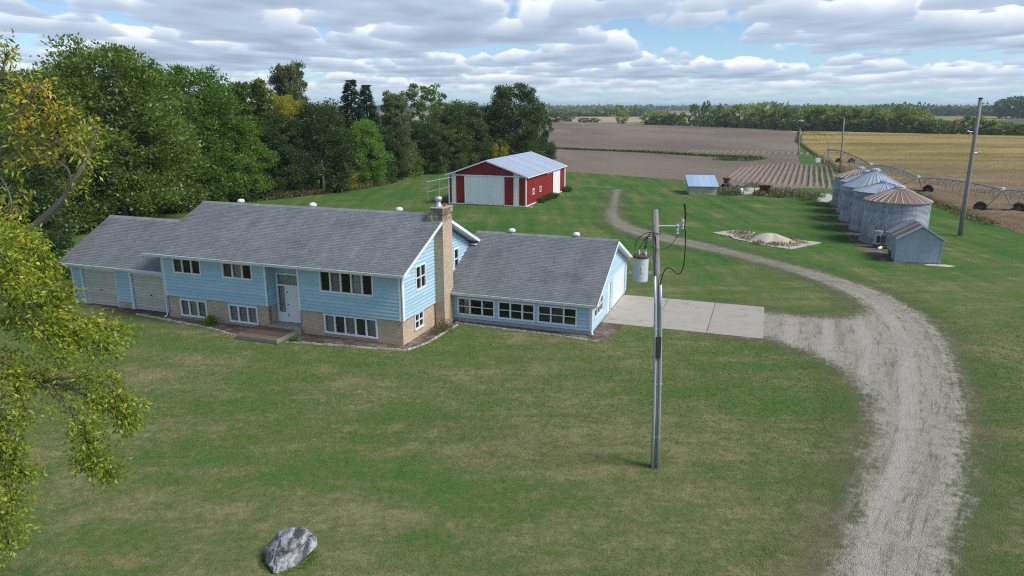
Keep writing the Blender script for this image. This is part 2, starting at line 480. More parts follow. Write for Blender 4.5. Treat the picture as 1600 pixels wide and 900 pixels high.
simple('siding', (.39, .58, .695), .55, var=.07, scale=2.5, dirt=(.31, .47, .57), damt=.35, ovar=.07)
simple('white_paint', (.80, .83, .85), .5, var=.05, dirt=(.45, .45, .43), damt=.22, ovar=.03)
simple('gutter_white', (.80, .82, .84), .5, var=.06, scale=5, dirt=(.42, .43, .42), dscale=2.2, damt=.5, ovar=.03)
simple('door_white', (.78, .82, .86), .45, var=.03, ovar=.02)
simple('garage_beige', (.58, .55, .47), .6, var=.06, dirt=(.30, .28, .22), damt=.3, ovar=.06)
simple('foundation', (.36, .39, .43), .9, var=.12, dirt=(.25, .24, .22), bstr=.3)
simple('curtain_grey', (.60, .58, .56), .95, var=.1, ovar=.2)
simple('curtain_dark', (.16, .155, .14), .95, var=.1, ovar=.3)
simple('interior', (.10, .10, .095), .95, var=.1)
simple('barn_red', (.285, .022, .022), .5, var=.07, dirt=(.20, .035, .03), damt=.35, ovar=.06)
simple('barn_white', (.82, .86, .89), .45, var=.04, dirt=(.5, .52, .52), damt=.2, ovar=.04)
simple('concrete', (.365, .335, .290), .9, var=.16, scale=1.0, dirt=(.24, .22, .19), damt=.6, bstr=.25, bscale=30)
simple('old_concrete', (.47, .445, .40), .95, var=.2, scale=1.2, dirt=(.16, .15, .11), dscale=.8, damt=.8, bstr=.4)
simple('sand', (.45, .40, .325), .95, var=.16, scale=2.5, dirt=(.28, .24, .17), damt=.4, bstr=.5, bscale=12)
simple('deck_wood', (.135, .092, .072), .85, var=.3, scale=2.0, dirt=(.20, .16, .13), damt=.5, ovar=.3, stretch=(.6, 5, 5))
simple('grey_wood', (.20, .19, .175), .9, var=.3, scale=3.0, ovar=.2)
simple('edging_stone', (.38, .36, .33), .95, var=.25, scale=5, ovar=.25, bstr=.4)
simple('transformer_can', (.60, .70, .72), .4, var=.06, dirt=(.42, .40, .36), damt=.3)
simple('rust', (.13, .078, .058), .9, var=.35, scale=6)
simple('black_rubber', (.018, .018, .019), .7, var=.3)
simple('ceramic', (.50, .53, .55), .3, var=.1)
simple('bin_wall', (.33, .365, .42), .5, .40, var=.45, scale=2.2, dirt=(.17, .185, .21), dscale=1.2, damt=.75, ovar=.22, stretch=(1.6, 1.6, .3))
simple('shed_sheet', (.36, .445, .54), .5, .35, var=.12, scale=1.3, dirt=(.48, .55, .63), dscale=2.2, damt=.5, ovar=.06)
simple('cream_wall', (.62, .56, .44), .85, var=.12, dirt=(.33, .27, .20), dscale=1.6, damt=.6)
simple('blue_white_roof', (.45, .60, .78), .4, .3, var=.05)
simple('wagon_red', (.15, .022, .022), .6, var=.3, scale=4, dirt=(.10, .05, .04), damt=.5)
simple('dark_iron', (.045, .040, .037), .8, var=.4, scale=4)
simple('antenna_metal', (.50, .51, .50), .4, .6, var=.1)
simple('roof_vent_white', (.78, .80, .80), .45, var=.04)
simple('dark_hole', (.012, .012, .012), .95)
simple('road_pale', (.40, .37, .33), .95, var=.15)
simple('rib_grey', (.27, .30, .35), .6, var=.2)
simple('rib_pale', (.46, .42, .39), .6, var=.2, ovar=.2)
simple('clay', (.42, .12, .05), .8)


def m_mulch():
    m, b, out = newmat('mulch')
    co = worldco(b); n1 = b.noise(co, 18, 5, .8); n2 = b.noise(co, 1.2, 5, .7)
    c = b.mix(n1, (.045, .030, .022), (.22, .155, .11))
    c = b.mix(b.step(n2, .42, .66), c, b.mix(n1, (.14, .12, .10), (.36, .33, .29)))
    princ(b, out, c, .95, 0, n1, 1.0, .05, .05)
m_mulch()


def m_boulder():
    m, b, out = newmat('boulder')
    co = objco(b)
    v = b.mapv(b.vm('ADD', co, b.vm('SCALE', b.comb(b.noise(co, 3, 4), b.noise(b.vm('ADD', co, (5, 5, 5)), 3, 4), 0.0), scale=.55)), (2.6, 1.0, 1.2), R(28))
    n1 = b.noise(v, 1.5, 7, .66, .7); n2 = b.noise(co, 9, 6, .75); n3 = b.noise(b.vm('ADD', v, (4, 2, 7)), .75, 4, .6, .4)
    c = b.mix(b.step(n1, .40, .58), (.055, .060, .068), (.46, .47, .49))
    c = b.mix(b.m('MULTIPLY', b.step(n3, .50, .60), .65), c, (.10, .103, .115))
    c = b.vm('SCALE', c, scale=b.m('ADD', .55, b.m('MULTIPLY', n2, .9)))
    princ(b, out, c, .85, 0, b.m('ADD', n2, b.m('MULTIPLY', n1, 1.5)), .8, .05, .25)
m_boulder()
M = MATS

# ================================================================== THE GROUND
def sheet(name, poly, z, mat, kind='structure', parent=None):
    mb = MB(); mb.add([(p[0], p[1], z) for p in poly], [tuple(range(len(poly)))])
    o = mb.build(name, M[mat], parent); 
    if not parent: tag(o, kind=kind)
    return o

def grid_sheet(name, x0, x1, y0, y1, nx, ny, z, mat, zf=None):
    xs = np.linspace(x0, x1, nx + 1); ys = np.linspace(y0, y1, ny + 1)
    X, Y = np.meshgrid(xs, ys); Z = np.full_like(X, z) if zf is None else zf(X, Y) + z
    V = np.stack([X.ravel(), Y.ravel(), Z.ravel()], 1)
    i = np.arange(ny)[:, None] * (nx + 1) + np.arange(nx)[None]
    F = np.stack([i, i + 1, i + nx + 2, i + nx + 1], -1).reshape(-1, 4)
    return link(name, np_mesh(name, V, F, 4), M[mat])

tag(sheet('ground', [(-5200, -300), (5200, -300), (5200, 8000), (-5200, 8000)], -.08, 'far_fields'), kind='structure')
tag(sheet('lawn', [(-140, -60), (140, -60), (140, 60), (62, 120), (110, 262), (150, 384), (146, 388), (62, 175), (50, 122), (-10, 160), (-140, 175)], 0.0, 'lawn'), kind='structure')

def poly_sdf(P, poly):
    """signed distance (inside positive) of points P (n,2) to a polygon"""
    poly = np.asarray(poly, float); n = len(poly)
    d = np.full(len(P), 1e9); inside = np.zeros(len(P), bool)
    for i in range(n):
        a, b = poly[i], poly[(i + 1) % n]; ab = b - a
        t = np.clip(((P - a) @ ab) / max(ab @ ab, 1e-9), 0, 1)
        d = np.minimum(d, np.hypot(*(P - a - t[:, None] * ab).T))
        c = ((a[1] > P[:, 1]) != (b[1] > P[:, 1])) & (P[:, 0] < (b[0] - a[0]) * (P[:, 1] - a[1]) / (b[1] - a[1] + 1e-12) + a[0])
        inside ^= c
    return np.where(inside, d, -d)

def smooth_poly(pts, k=2):
    pts = [np.array(p, float) for p in pts]
    for _ in range(k):
        q = [pts[0]]
        for a, b in zip(pts[:-1], pts[1:]): q += [a * .75 + b * .25, a * .25 + b * .75]
        pts = q + [pts[-1]]
    return pts

HO = np.array((-5.864, 36.257)); HA = R(-19.72)
def hw(u, v):  # house frame -> world
    return np.array((HO[0] + u * math.cos(HA) - v * math.sin(HA), HO[1] + u * math.sin(HA) + v * math.cos(HA)))

main_l = smooth_poly([(3.6, 8), (8.2, 16.9), (10.4, 20.05), (13.08, 24.4), (14.9, 27.9), (15.9, 31.4), (15.7, 34.2), (15.0, 35.6), (14.1, 37.1)])
spur_top = smooth_poly([(16.08, 42.9), (19.2, 41.7), (21.3, 42.0), (22.5, 43.6), (22.9, 47.1), (22.0, 53.2), (19.1, 59.5), (16.2, 63.5), (12.5, 68.7), (10.3, 75.2), (10.7, 84.5), (13.2, 96.5), (15.6, 112)])
main_r = smooth_poly([(7.8, 8), (12.3, 16.9), (14.7, 20.05), (17.7, 24.4), (21.3, 30.8), (24.0, 36.3), (26.0, 42.4), (26.1, 48), (24.9, 53.2), (22.1, 59.5), (18.5, 66.6), (14.9, 72.4), (13.2, 77.3), (12.9, 84.5), (15.4, 99.9), (17.6, 112)])
DRIVE = np.array(main_l + [np.array((11.6, 38.3)), np.array((13.9, 44.6))] + spur_top + main_r[::-1])
SLAB = [hw(9.12, 7.75), hw(18.3, 7.75), hw(18.3, 14.55), hw(9.12, 14.55)]
def build_drive():
    s = .28
    xs = np.arange(2, 30, s); ys = np.arange(6, 114, s)
    X, Y = np.meshgrid(xs, ys); P = np.stack([X.ravel(), Y.ravel()], 1)
    d = poly_sdf(P, DRIVE)
    ok = (d > -1.6) & (poly_sdf(P, SLAB) < .6)
    nx = len(xs); ny = len(ys)
    i = (np.arange(ny - 1)[:, None] * nx + np.arange(nx - 1)[None]).ravel()
    F = np.stack([i, i + 1, i + nx + 1, i + nx], 1)
    F = F[ok[F].all(1)]
    used = np.unique(F); re = np.full(len(P), -1); re[used] = np.arange(len(used))
    V = np.column_stack([P[used], np.full(len(used), .006)])
    me = np_mesh('gravel_drive', V, re[F], 4)
    a = me.attributes.new('depth', 'FLOAT', 'POINT'); a.data.foreach_set('value', d[used].astype(np.float32))
    mr = np.array(main_r); seg = mr[1:] - mr[:-1]; sl = np.hypot(*seg.T); cum = np.concatenate([[0], np.cumsum(sl)])
    Q = P[used]; best = np.full(len(Q), 1e9); arc = np.zeros(len(Q))
    for i in range(len(seg)):
        t = np.clip(((Q - mr[i]) @ seg[i]) / (sl[i] ** 2 + 1e-9), 0, 1); dd = np.hypot(*(Q - mr[i] - t[:, None] * seg[i]).T)
        m_ = dd < best; best[m_] = dd[m_]; arc[m_] = cum[i] + t[m_] * sl[i]
    al = me.attributes.new('lane', 'FLOAT_VECTOR', 'POINT'); al.data.foreach_set('vector', np.column_stack([best, arc, np.zeros(len(Q))]).astype(np.float32).ravel())
    tag(link('gravel_drive', me, M['gravel']), kind='structure')
build_drive()

# concrete apron beside the sunroom wing: six poured panels with open joints
apron = empty('concrete_apron', (*HO, 0), HA); tag(apron, kind='structure')
for k in range(3):
    for j in range(1):
        u0 = 9.13 + k * 3.06; v0 = 7.75 + j * 3.4
        MB().box(u0, u0 + 3.02, v0, v0 + 6.8, -.05, .035 + .004 * ((k + j) % 2)).build('slab_panel', M['concrete'], apron)

# ploughed field, its grass strip and the stubble rows
sheet('ploughed_field', [(10, 143), (17.3, 137), (31, 124.5), (35, 116), (49.5, 112), (62, 152), (70, 175), (101, 252), (152, 388), (158, 447), (111, 550), (21, 595), (-260, 640), (-260, 190), (-30, 190)], .02, 'soil')
grass_strip = sheet('grass_strip', [at(830, 229), at(900, 232.8), at(1010, 237), at(1100, 242.2), at(1190, 245.5), at(1196, 249), at(1170, 252), at(1128, 251), at(1120, 245.8), at(1000, 238.6), at(900, 234.4), at(830, 231.0)], .05, 'weeds_ground')
field = bpy.data.objects['ploughed_field']
ra, rb = Vector((38.0, 118.0, 0)), Vector((60.0, 171.0, 0))
rd = (rb - ra).normalized(); rn = Vector((rd.y, -rd.x, 0))
for k in range(19):
    p = ra + rn * (k * .98 - 3.2)
    l0 = 4 if k > 2 else 9 - 2 * k; l1 = 52 - abs(k - 9) * .6 - (6 if k < 4 else 0)
    l0 += rnd.uniform(-1.5, 1.5) - k * .25 ; l1 += rnd.uniform(-3, 3)
    mb = MB(); n = 14; pr = []
    for i in range(n + 1):
        q = p + rd * (l0 + (l1 - l0) * i / n); wv = rnd.uniform(-.05, .05); hh = .26 + rnd.uniform(-.06, .06)
        if i in (0, n): hh = .03
        pr += [q + rn * (-.36 + wv), q + rn * (-.05 + wv) + Vector((0, 0, hh)), q + rn * (.12 + wv) + Vector((0, 0, hh * .9)), q + rn * (.36 + wv)]
    mb.add([(v.x, v.y, v.z + .015) for v in pr], [(4 * i + j, 4 * i + j + 1, 4 * i + j + 5, 4 * i + j + 4) for i in range(n) for j in range(3)])
    mb.build('soil_ridge', M['soil_ridge'], field)
# second band of rows further out
for k in range(22):
    p = Vector((66.0 + k * 1.55 - 16, 205.0 - k * .6, 0))
    mb = MB(); pr = []
    for i in range(5):
        q = p + rd * (i * 3.4); hh = .26 if 0 < i < 4 else .03
        pr += [q - rn * .5, q + Vector((0, 0, hh)), q + rn * .5]
    mb.add([(v.x, v.y, v.z + .015) for v in pr], [(3 * i + j, 3 * i + j + 1, 3 * i + j + 4, 3 * i + j + 3) for i in range(4) for j in range(2)])
    mb.build('soil_ridge', M['soil_ridge'], field)

# ripening bean field: a canopy half a metre high with a rough top and a ragged edge
BE = [(46.5, 38), (48.5, 52), (51.6, 70), (54.2, 84.6), (58.6, 100), (65.8, 143), (79.4, 186), (105.5, 266), (156, 386)]
def build_beans():
    edge = np.array(smooth_poly(BE, 2)); rows = len(edge)
    far = np.array([(330 + 0 * i, edge[i][1]) for i in range(rows)])
    # far edge runs along the hedge line
    def xmax(y): return 158 + (386 - y) * 1.30
    t = np.concatenate([np.linspace(0, .12, 60), np.linspace(.12, 1, 90)[1:]])
    yy = np.interp(np.linspace(0, 1, 420) ** 1.6, np.linspace(0, 1, rows), edge[:, 1]); xx = np.interp(yy, edge[:, 1], edge[:, 0])
    rg = np.random.default_rng(4)
    X = xx[:, None] + (np.minimum(xmax(yy), 420) - xx)[:, None] * t[None]; Y = np.repeat(yy[:, None], len(t), 1)
    Z = .42 + rg.uniform(-.13, .13, X.shape); Z[:, 0] = .02; Z[:, 1] = rg.uniform(.1, .45, len(yy))
    X += rg.uniform(-.2, .2, X.shape)
    V = np.stack([X.ravel(), Y.ravel(), Z.ravel()], 1); nx = len(t)
    i = (np.arange(len(yy) - 1)[:, None] * nx + np.arange(nx - 1)[None]).ravel()
    F = np.stack([i, i + 1, i + nx + 1, i + nx], 1)
    tag(link('bean_field', np_mesh('bean_field', V, F, 4), M['soybeans']), kind='structure')
build_beans()
# far farmland beyond the hedge row
sheet('stubble_field', [(30, 640), (250, 560), (330, 900), (10, 1000), (-200, 1000), (-200, 660)], .01, 'tan_field')
sheet('dark_soil_field', [(270, 470), (520, 330), (900, 560), (520, 760)], .01, 'dark_field')
sheet('pale_field', [(-250, 1200), (420, 1150), (500, 1500), (-250, 1600)], .01, 'tan_field')
sheet('gravel_road', [at(1030, 195.5), at(1206, 201.5), at(1245, 206.5), at(1620, 214.5), at(1620, 212.8), at(1245, 204.6), at(1206, 199.6), at(1030, 193.8)], .03, 'road_pale')

# mulch beds against the house
def bed(name, pts):
    P = [hw(*p) for p in pts]
    return sheet(name, P, .012, 'mulch')
bed('mulch_bed', [(-24.0, .55), (-24.0, .0), (-18.9, -.25), (-15.7, -.6), (-12.5, -1.0), (-9.3, -1.75), (-6.25, -1.65), (-3.6, -1.25), (-.4, -.85), (.55, -.6), (1.05, .9), (1.2, 4.4), (.7, 5.25), (-.05, 5.25), (-.05, .02), (-16.3, .02), (-16.3, .55)])
bed('gravel_bed', [(.72, 5.2), (.72, 4.75), (2.1, 4.65), (6.4, 4.55), (9.7, 4.2), (10.3, 5.3), (10.5, 7.7), (9.05, 7.7), (9.05, 5.2)])

# ================================================================== THE HOUSE
class Wall:
    """a vertical wall plane: a along, z up, n outward; openings are real holes"""
    def __init__(s, o, t, nrm): s.o = Vector((*o, 0)); s.t = Vector((*t, 0)); s.n = Vector((*nrm, 0))
    def P(s, a, z, n=0.0): q = s.o + s.t * a + s.n * n; return (q.x, q.y, z)
    def slab(s, mb, a0, a1, z0, z1, n0, n1, a0t=None, a1t=None, n1t=None):
        a0t = a0 if a0t is None else a0t; a1t = a1 if a1t is None else a1t; n1t = n1 if n1t is None else n1t
        mb.hexa([s.P(a0, z0, n1), s.P(a1, z0, n1), s.P(a1, z0, n0), s.P(a0, z0, n0), s.P(a0t, z1, n1t), s.P(a1t, z1, n1t), s.P(a1t, z1, n0), s.P(a0t, z1, n0)])
    def bands(s, a0, a1, z0, z1, ops):
        zs = sorted({z0, z1} | {z for o in ops for z in o[2:4] if z0 < z < z1})
        for b0, b1 in zip(zs[:-1], zs[1:]):
            segs = [(a0, a1)]
            for o in ops:
                if o[2] < b1 - 1e-6 and o[3] > b0 + 1e-6:
                    ns = []
                    for p, q in segs:
                        if o[1] <= p or o[0] >= q: ns.append((p, q)); continue
                        if o[0] > p: ns.append((p, o[0]))
                        if o[1] < q: ns.append((o[1], q))
                    segs = ns
            for p, q in segs:
                if q - p > .01: yield p, q, b0, b1
    def backing(s, a0, a1, z0, z1, ops, name, mat, parent, th=.14, n1=0.0):
        mb = MB()
        for p, q, b0, b1 in s.bands(a0, a1, z0, z1, ops): s.slab(mb, p, q, b0, b1, -th, n1)
        return mb.build(name, mat, parent)
    def boards(s, a0, a1, z0, z1, ops, parent, lo=None, hi=None, course=.2, mat='siding'):
        z = z0; k = 0
        while z < z1 - .01:
            zt = min(z + course, z1)
            for p, q, b0, b1 in s.bands(a0, a1, z, zt, ops):
                p0 = max(p, lo(b0)) if lo else p; p1 = max(p, lo(b1)) if lo else p
                q0 = min(q, hi(b0)) if hi else q; q1 = min(q, hi(b1)) if hi else q
                if q0 - p0 < .02: continue
                q1 = max(q1, p1 + .004)
                # long runs are laid from boards of up to 4.9 m, butted
                cuts = [p0]
                if q0 - p0 > 5.2: cuts += [p0 + (1.6 + (k * 1.7) % 3.1)]
                while q0 - cuts[-1] > 5.2: cuts.append(cuts[-1] + 4.88)
                cuts.append(q0)
                for i in range(len(cuts) - 1):
                    c0, c1 = cuts[i], cuts[i + 1]
                    t0 = p1 if i == 0 else c0; t1 = q1 if i == len(cuts) - 2 else c1
                    mb = MB(); s.slab(mb, c0 + (.0015 if i else 0), c1, b0, b1 - .004, -.001, .058 - (b0 - z) * .25, t0, t1, .058 - (b1 - z) * .25)
                    mb.build('siding_board', M[mat], parent)
            z = zt; k += 1


def window(parent, W, a0, a1, z0, z1, n, curtains=None, rail=False, deep=.05, fr=.055, name='window'):
    """frame, mullions, panes and curtains in an opening of wall W"""
    win = MB(); pr = .065
    W.slab(win, a0 - .03, a1 + .03, z1 - fr, z1 + .03, -deep, pr); W.slab(win, a0 - .03, a1 + .03, z0 - .04, z0 + fr, -deep, pr + .012)
    W.slab(win, a0 - .03, a0 + fr, z0 + fr, z1 - fr, -deep, pr); W.slab(win, a1 - fr, a1 + .03, z0 + fr, z1 - fr, -deep, pr)
    w = win.build(name, M['white_paint'], parent)
    step = (a1 - a0) / n
    for i in range(1, n):
        mb = MB(); W.slab(mb, a0 + i * step - .042, a0 + i * step + .042, z0 + fr, z1 - fr, -deep, pr - .006); mb.build('mullion', M['white_paint'], w)
    for i in range(n):
        p, q = a0 + i * step + .03, a0 + (i + 1) * step - .03
        parts = [(z0 + fr - .01, z1 - fr + .01)]
        if rail:
            zm = (z0 + z1) / 2; parts = [(z0 + fr - .01, zm), (zm, z1 - fr + .01)]
            mb = MB(); W.slab(mb, p, q, zm - .018, zm + .018, -deep, pr - .012); mb.build('sash_rail', M['white_paint'], w)
        for b0, b1 in parts:
            mb = MB(); mb.add([W.P(p, b0, -.02), W.P(q, b0, -.02), W.P(q, b1, -.02), W.P(p, b1, -.02)], [(0, 1, 2, 3)]); mb.build('pane', M['glass'], w)
        kind = curtains[i] if curtains else ''
        if kind:
            mb = MB(); m = 16; c0, c1 = p - .02, q + .02
            if kind == 'h': c0 = p + (q - p) * .45
            for j in range(m + 1):
                a = c0 + (c1 - c0) * j / m; nn = -.10 - .035 * (j % 2) - rnd.uniform(0, .02)
                mb.v += [W.P(a, z0 - .03, nn), W.P(a, z1 + .03, nn)]
            mb.f += [(2 * j, 2 * j + 2, 2 * j + 3, 2 * j + 1) for j in range(m)]
            mb.build('curtain', M['curtain_grey' if kind in 'gh' else 'curtain_dark'], w)
    return w


def shingle_slope(name, parent, u0, u1, v0, z0, v1, z1, seed):
    """three-tab shingles on the slope from eave (v0,z0) to ridge (v1,z1)"""
    rg = np.random.default_rng(seed)
    L = math.hypot(v1 - v0, z1 - z0); dv, dz = (v1 - v0) / L, (z1 - z0) / L; nv, nz = -dz * math.copysign(1, dv), abs(dv)
    exp_ = .145; nr = int(L / exp_); exp_ = L / nr
    V = []; F = []
    for r in range(nr):
        s0 = r * exp_; s1 = min(L, s0 + exp_ * 1.06)
        x = u0 - (r % 2) * .15 - rg.uniform(0, .02)
        while x < u1 - .01:
            a, c = max(x, u0), min(x + .297 + rg.uniform(-.004, .004), u1); x += .303
            if c - a < .02: continue
            h = .011 + rg.uniform(0, .004); b = len(V); ds = rg.uniform(-.006, .006)
            for (aa, ss, hh) in ((a, s0 + ds, h), (c, s0 + ds, h), (c, s1, .003), (a, s1, .003), (a, s0 + ds, 0), (c, s0 + ds, 0)):
                V.append((aa, v0 + dv * ss + nv * hh, z0 + dz * ss + nz * hh))
            if dv > 0: F += [(b, b + 1, b + 2, b + 3), (b + 4, b + 5, b + 1, b)]
            else: F += [(b + 3, b + 2, b + 1, b), (b, b + 1, b + 5, b + 4)]
    o = link(name, np_mesh(name, np.array(V), np.array(F), 4), M['shingles'], parent); o['kind'] = 'stuff'
    return o


def gable_roof(house, u0, u1, vf, zf, vr, zr, vb, zb, seed, th=.16, gutter=True, back_u0=None):
    """deck, shingles, fascia boards, rake boards, gutter and ridge caps"""
    deck = MB()
    deck.prism([(vf, zf - th), (vf, zf), (vr, zr), (vb, zb), (vb, zb - th), (vr, zr - th)], 'x', u0, u1)
    roof = deck.build('roof', M['white_paint'], house)
    shingle_slope('shingles', roof, u0 - .02, u1 + .02, vf - .04, zf - .018, vr, zr, seed)
    shingle_slope('shingles', roof, u0 - .02, u1 + .02, vb + .04, zb - .018, vr, zr, seed + 1)
    sf = (zr - zf) / (vr - vf); sb = (zr - zb) / (vr - vb)
    for ue, s in ((u0, -1), (u1, 1)):     # rake boards
        for (va, za, vb_, zb_) in ((vf, zf, vr, zr), (vb, zb, vr, zr)):
            mb = MB(); e0 = ue + s * .003; e1 = ue + s * .03
            mb.prism([(va, za - .20), (va, za - .004), (vr, zr - .004), (vr, zr - .20)], 'x', min(e0, e1), max(e0, e1)); mb.build('rake_board', M['white_paint'], roof)
    for (ve, ze, s) in ((vf, zf, -1), (vb, zb, 1)):
        mb = MB(); y0, y1 = sorted((ve + s * .003, ve + s * .025)); mb.box(u0, u1, y0, y1, ze - .21, ze - .02); mb.build('fascia', M['white_paint'], roof)
        if gutter:
            g = MB(); y = lambda d: ve + s * (.027 + d)
            pr = [(y(0), ze - .03), (y(0), ze - .13), (y(.07), ze - .13), (y(.11), ze - .04), (y(.098), ze - .04), (y(.062), ze - .118), (y(.012), ze - .118), (y(.012), ze - .03)]
            g.prism(pr, 'x', u0 - .01, u1 + .01); g.build('gutter', M['gutter_white'], roof)
    n = int((u1 - u0) / .3)
    cap = MB()
    for i in range(n):
        a = u0 + (u1 - u0) * i / n; c = a + (u1 - u0) / n - .006; h = .022 + rnd.uniform(0, .004)
        cap.add([(a, vr - .14, zr - .14 * sf + h), (c, vr - .14, zr - .14 * sf + h), (c, vr, zr + h + .004), (a, vr, zr + h + .004), (c, vr + .14, zr - .14 * sb + h), (a, vr + .14, zr - .14 * sb + h)], [(0, 1, 2, 3), (3, 2, 4, 5)])
    o = cap.build('ridge_caps', M['shingles'], roof); o['kind'] = 'stuff'
    return roof


def roof_vent(roof, u, v, z):
    MB().lathe([(.11, -.25), (.11, .15), (.20, .16), (.225, .19), (.23, .26), (.21, .32), (.145, .365), (.05, .385), (.001, .39)], 20).build('roof_vent', M['roof_vent_white'], roof, (u, v, z), smooth=True)


def build_house():
    W_, D = 16.13, 8.81
    house = empty('house', (*HO, 0), HA)
    tag(house, 'long light blue split-level house with tan brick base, chimney and grey shingle roofs', 'house')
    ZS, ZE = 1.45, 4.16
    # ---- main block, front wall (two bays and a recessed entry)
    F = Wall((0, 0), (1, 0), (0, -1))
    ups = [(-15.29, -13.25, 2.9, 3.78), (-11.63, -9.56, 2.9, 3.78), (-5.0, -1.67, 2.65, 3.86)]
    los = [(-15.13, -13.18, .24, 1.25), (-11.49, -9.49, .24, 1.25), (-4.9, -1.58, .26, 1.32)]
    RL, RR, RD = -8.62, -6.5, .65
    for (a0, a1) in ((-W_, RL), (RR, 0)):
        wl = F.backing(a0, a1, ZS - .02, ZE, ups, 'wall', M['siding'], house, n1=.06)
        Wb = Wall((0, -.06), (1, 0), (0, -1))
        Wb.boards(a0 + .07, a1 - .07, ZS - .03, ZE - .02, ups, wl)
        F.backing(a0, a1, -.05, ZS - .024, los, 'brick_wall', M['tan_brick'], house)
        for e in (a0, a1):
            mb = MB(); mb.box(e - .06 + (.06 if e == a0 else -.06), e + .06 + (.06 if e == a0 else -.06), -.115, -.058, ZS - .06, ZE - .02); mb.build('corner_board', M['white_paint'], house)
    Wf = Wall((0, -.06), (1, 0), (0, -1))
    cs = [('d', '', ''), ('d', 'g', ''), ('', 'g', '', 'g', '')]
    for o, c in zip(ups, cs): window(house, Wf, *o, len(c), c)
    cs = [('g', 'g', 'g'), ('g', 'g', 'g'), ('g', 'd', 'g', 'd', 'g')]
    for o, c in zip(los, cs):
        window(house, F, *o, len(c), c)
        mb = MB(); F.slab(mb, o[0] - .02, o[1] + .02, o[3] + .032, ZS - .03, -.03, .012); mb.build('window_header', M['siding'], house)
        mb = MB(); F.slab(mb, o[0] - .06, o[1] + .06, o[2] - .12, o[2] - .042, .003, .06); mb.build('window_sill', M['concrete'], house)
    # ---- entry recess
    LW = Wall((RL, 0), (0, 1), (1, 0)); BW = Wall((0, RD), (1, 0), (0, -1)); RW = Wall((RR, 0), (0, 1), (-1, 0))
    for Wx in (LW, RW):
        wl = Wx.backing(-.06, RD, ZS - .02, ZE, [], 'wall', M['siding'], house, th=.1)
        Wx.boards(-.0, RD, ZS - .03, ZE - .02, [], wl)
        Wx.backing(0, RD, -.05, ZS - .024, [], 'brick_wall', M['tan_brick'], house, th=.1)
    wl = BW.backing(RL, RR, .3, ZE, [(RL + .12, RR - .1, .3, 3.28)], 'wall', M['siding'], house)
    BW.boards(RL, RR, 3.36, ZE - .02, [], wl)
    MB().box(RL + .001, RR - .001, -.28, RD, -.05, .33).build('doorstep', M['concrete'], house)
    DU0, DU1, DZ = RL + .12, RR - .1, .345
    dm = MB()
    for (p, q, b0, b1) in ((DU0, DU0 + .09, DZ, 3.27), (DU1 - .09, DU1, DZ, 3.27), (DU0 + .09, DU1 - .09, 3.18, 3.27), (DU0 + .09, DU1 - .09, 2.50, 2.60), (DU0 + .56, DU0 + .66, DZ, 2.50), (DU0 + .09, DU0 + .56, DZ, .93)):
        BW.slab(dm, p, q, b0, b1, -.10, .045)
    df = dm.build('door_frame', M['white_paint'], house)
    for (p, q, b0, b1) in ((DU0 + .09, DU1 - .09, 2.60, 3.18), (DU0 + .09, DU0 + .56, .93, 2.50)):
        mb = MB(); mb.add([BW.P(p, b0, -.02), BW.P(q, b0, -.02), BW.P(q, b1, -.02), BW.P(p, b1, -.02)], [(0, 1, 2, 3)]); mb.build('pane', M['glass'], df)
        mb = MB(); m = 14
        for j in range(m + 1):
            a = p + (q - p) * j / m; mb.v += [BW.P(a, b0 - .03, -.13 - .03 * (j % 2)), BW.P(a, b1 + .03, -.13 - .03 * (j % 2))]
        mb.f += [(2 * j, 2 * j + 2, 2 * j + 3, 2 * j + 1) for j in range(m)]; mb.build('curtain', M['curtain_grey'], df)
    d0, d1 = DU0 + .665, DU1 - .095
    dd = MB(); BW.slab(dd, d0, d1, DZ + .005, 2.495, -.06, .01); door = dd.build('door', M['door_white'], house)
    for k in range(3):
        mb = MB(); z = DZ + .2 + k * .72; BW.slab(mb, d0 + .14, d1 - .14, z, z + .55, .011, .018); mb.build('door_panel', M['door_white'], door)
    MB().lathe([(.001, 0), (.03, .005), (.034, .03), (.02, .05), (.001, .055)], 10).build('door_knob', M['dark_iron'], door, BW.P(d0 + .07, 1.4, .03))
    for z in (.75, 2.1):
        mb = MB(); BW.slab(mb, d0 + .03, d0 + .075, z, z + .09, .011, .03); mb.build('door_plate', M['dark_iron'], door)
    # ---- right gable
    G = Wall((0, 0), (0, 1), (1, 0)); G6 = Wall((.06, 0), (0, 1), (1, 0))
    gops = [(1.5, 2.68, 2.7, 4.05), (6.6, 7.25, 2.75, 4.08)]; glo = [(1.33, 2.35, .48, 1.38)]
    wl = G.backing(.0, D, ZS - .02, ZE, gops, 'wall', M['siding'], house, n1=.06)
    slope = (6.485 - 4.17) / (4.4 + .83)
    lo = lambda z: max(0, (z - 4.14 + .35) / slope - .8) if z > 4.1 else 0
    hi = lambda z: D - lo(z)
    G6.boards(.07, D - .02, ZS - .03, 6.2, gops, wl, lambda z: max(.07, lo(z)), lambda z: min(D - .02, hi(z)))
    mb = MB(); mb.prism([(.0, ZE), (D, ZE), (4.405, 6.20)], 'x', -.14, .06); mb.build('gable_wall', M['siding'], house)
    mb = MB(); mb.prism([(.0, ZE), (D, ZE), (4.405, 6.20)], 'x', -W_ - .06, -W_ + .14); mb.build('gable_wall', M['siding'], house)
    G.backing(.142, D, -.05, ZS - .024, glo, 'brick_wall', M['tan_brick'], house)
    window(house, G6, *gops[0], 2, None, True); window(house, G6, *gops[1], 1, None, True); window(house, G, *glo[0], 2, None, True)
    for v in (.06, D - .06):
        MB().box(.058, .115, v - .06 - (.115 if v < 1 else 0), v + .06, ZS - .06, ZE - .25).build('corner_board', M['white_paint'], house)
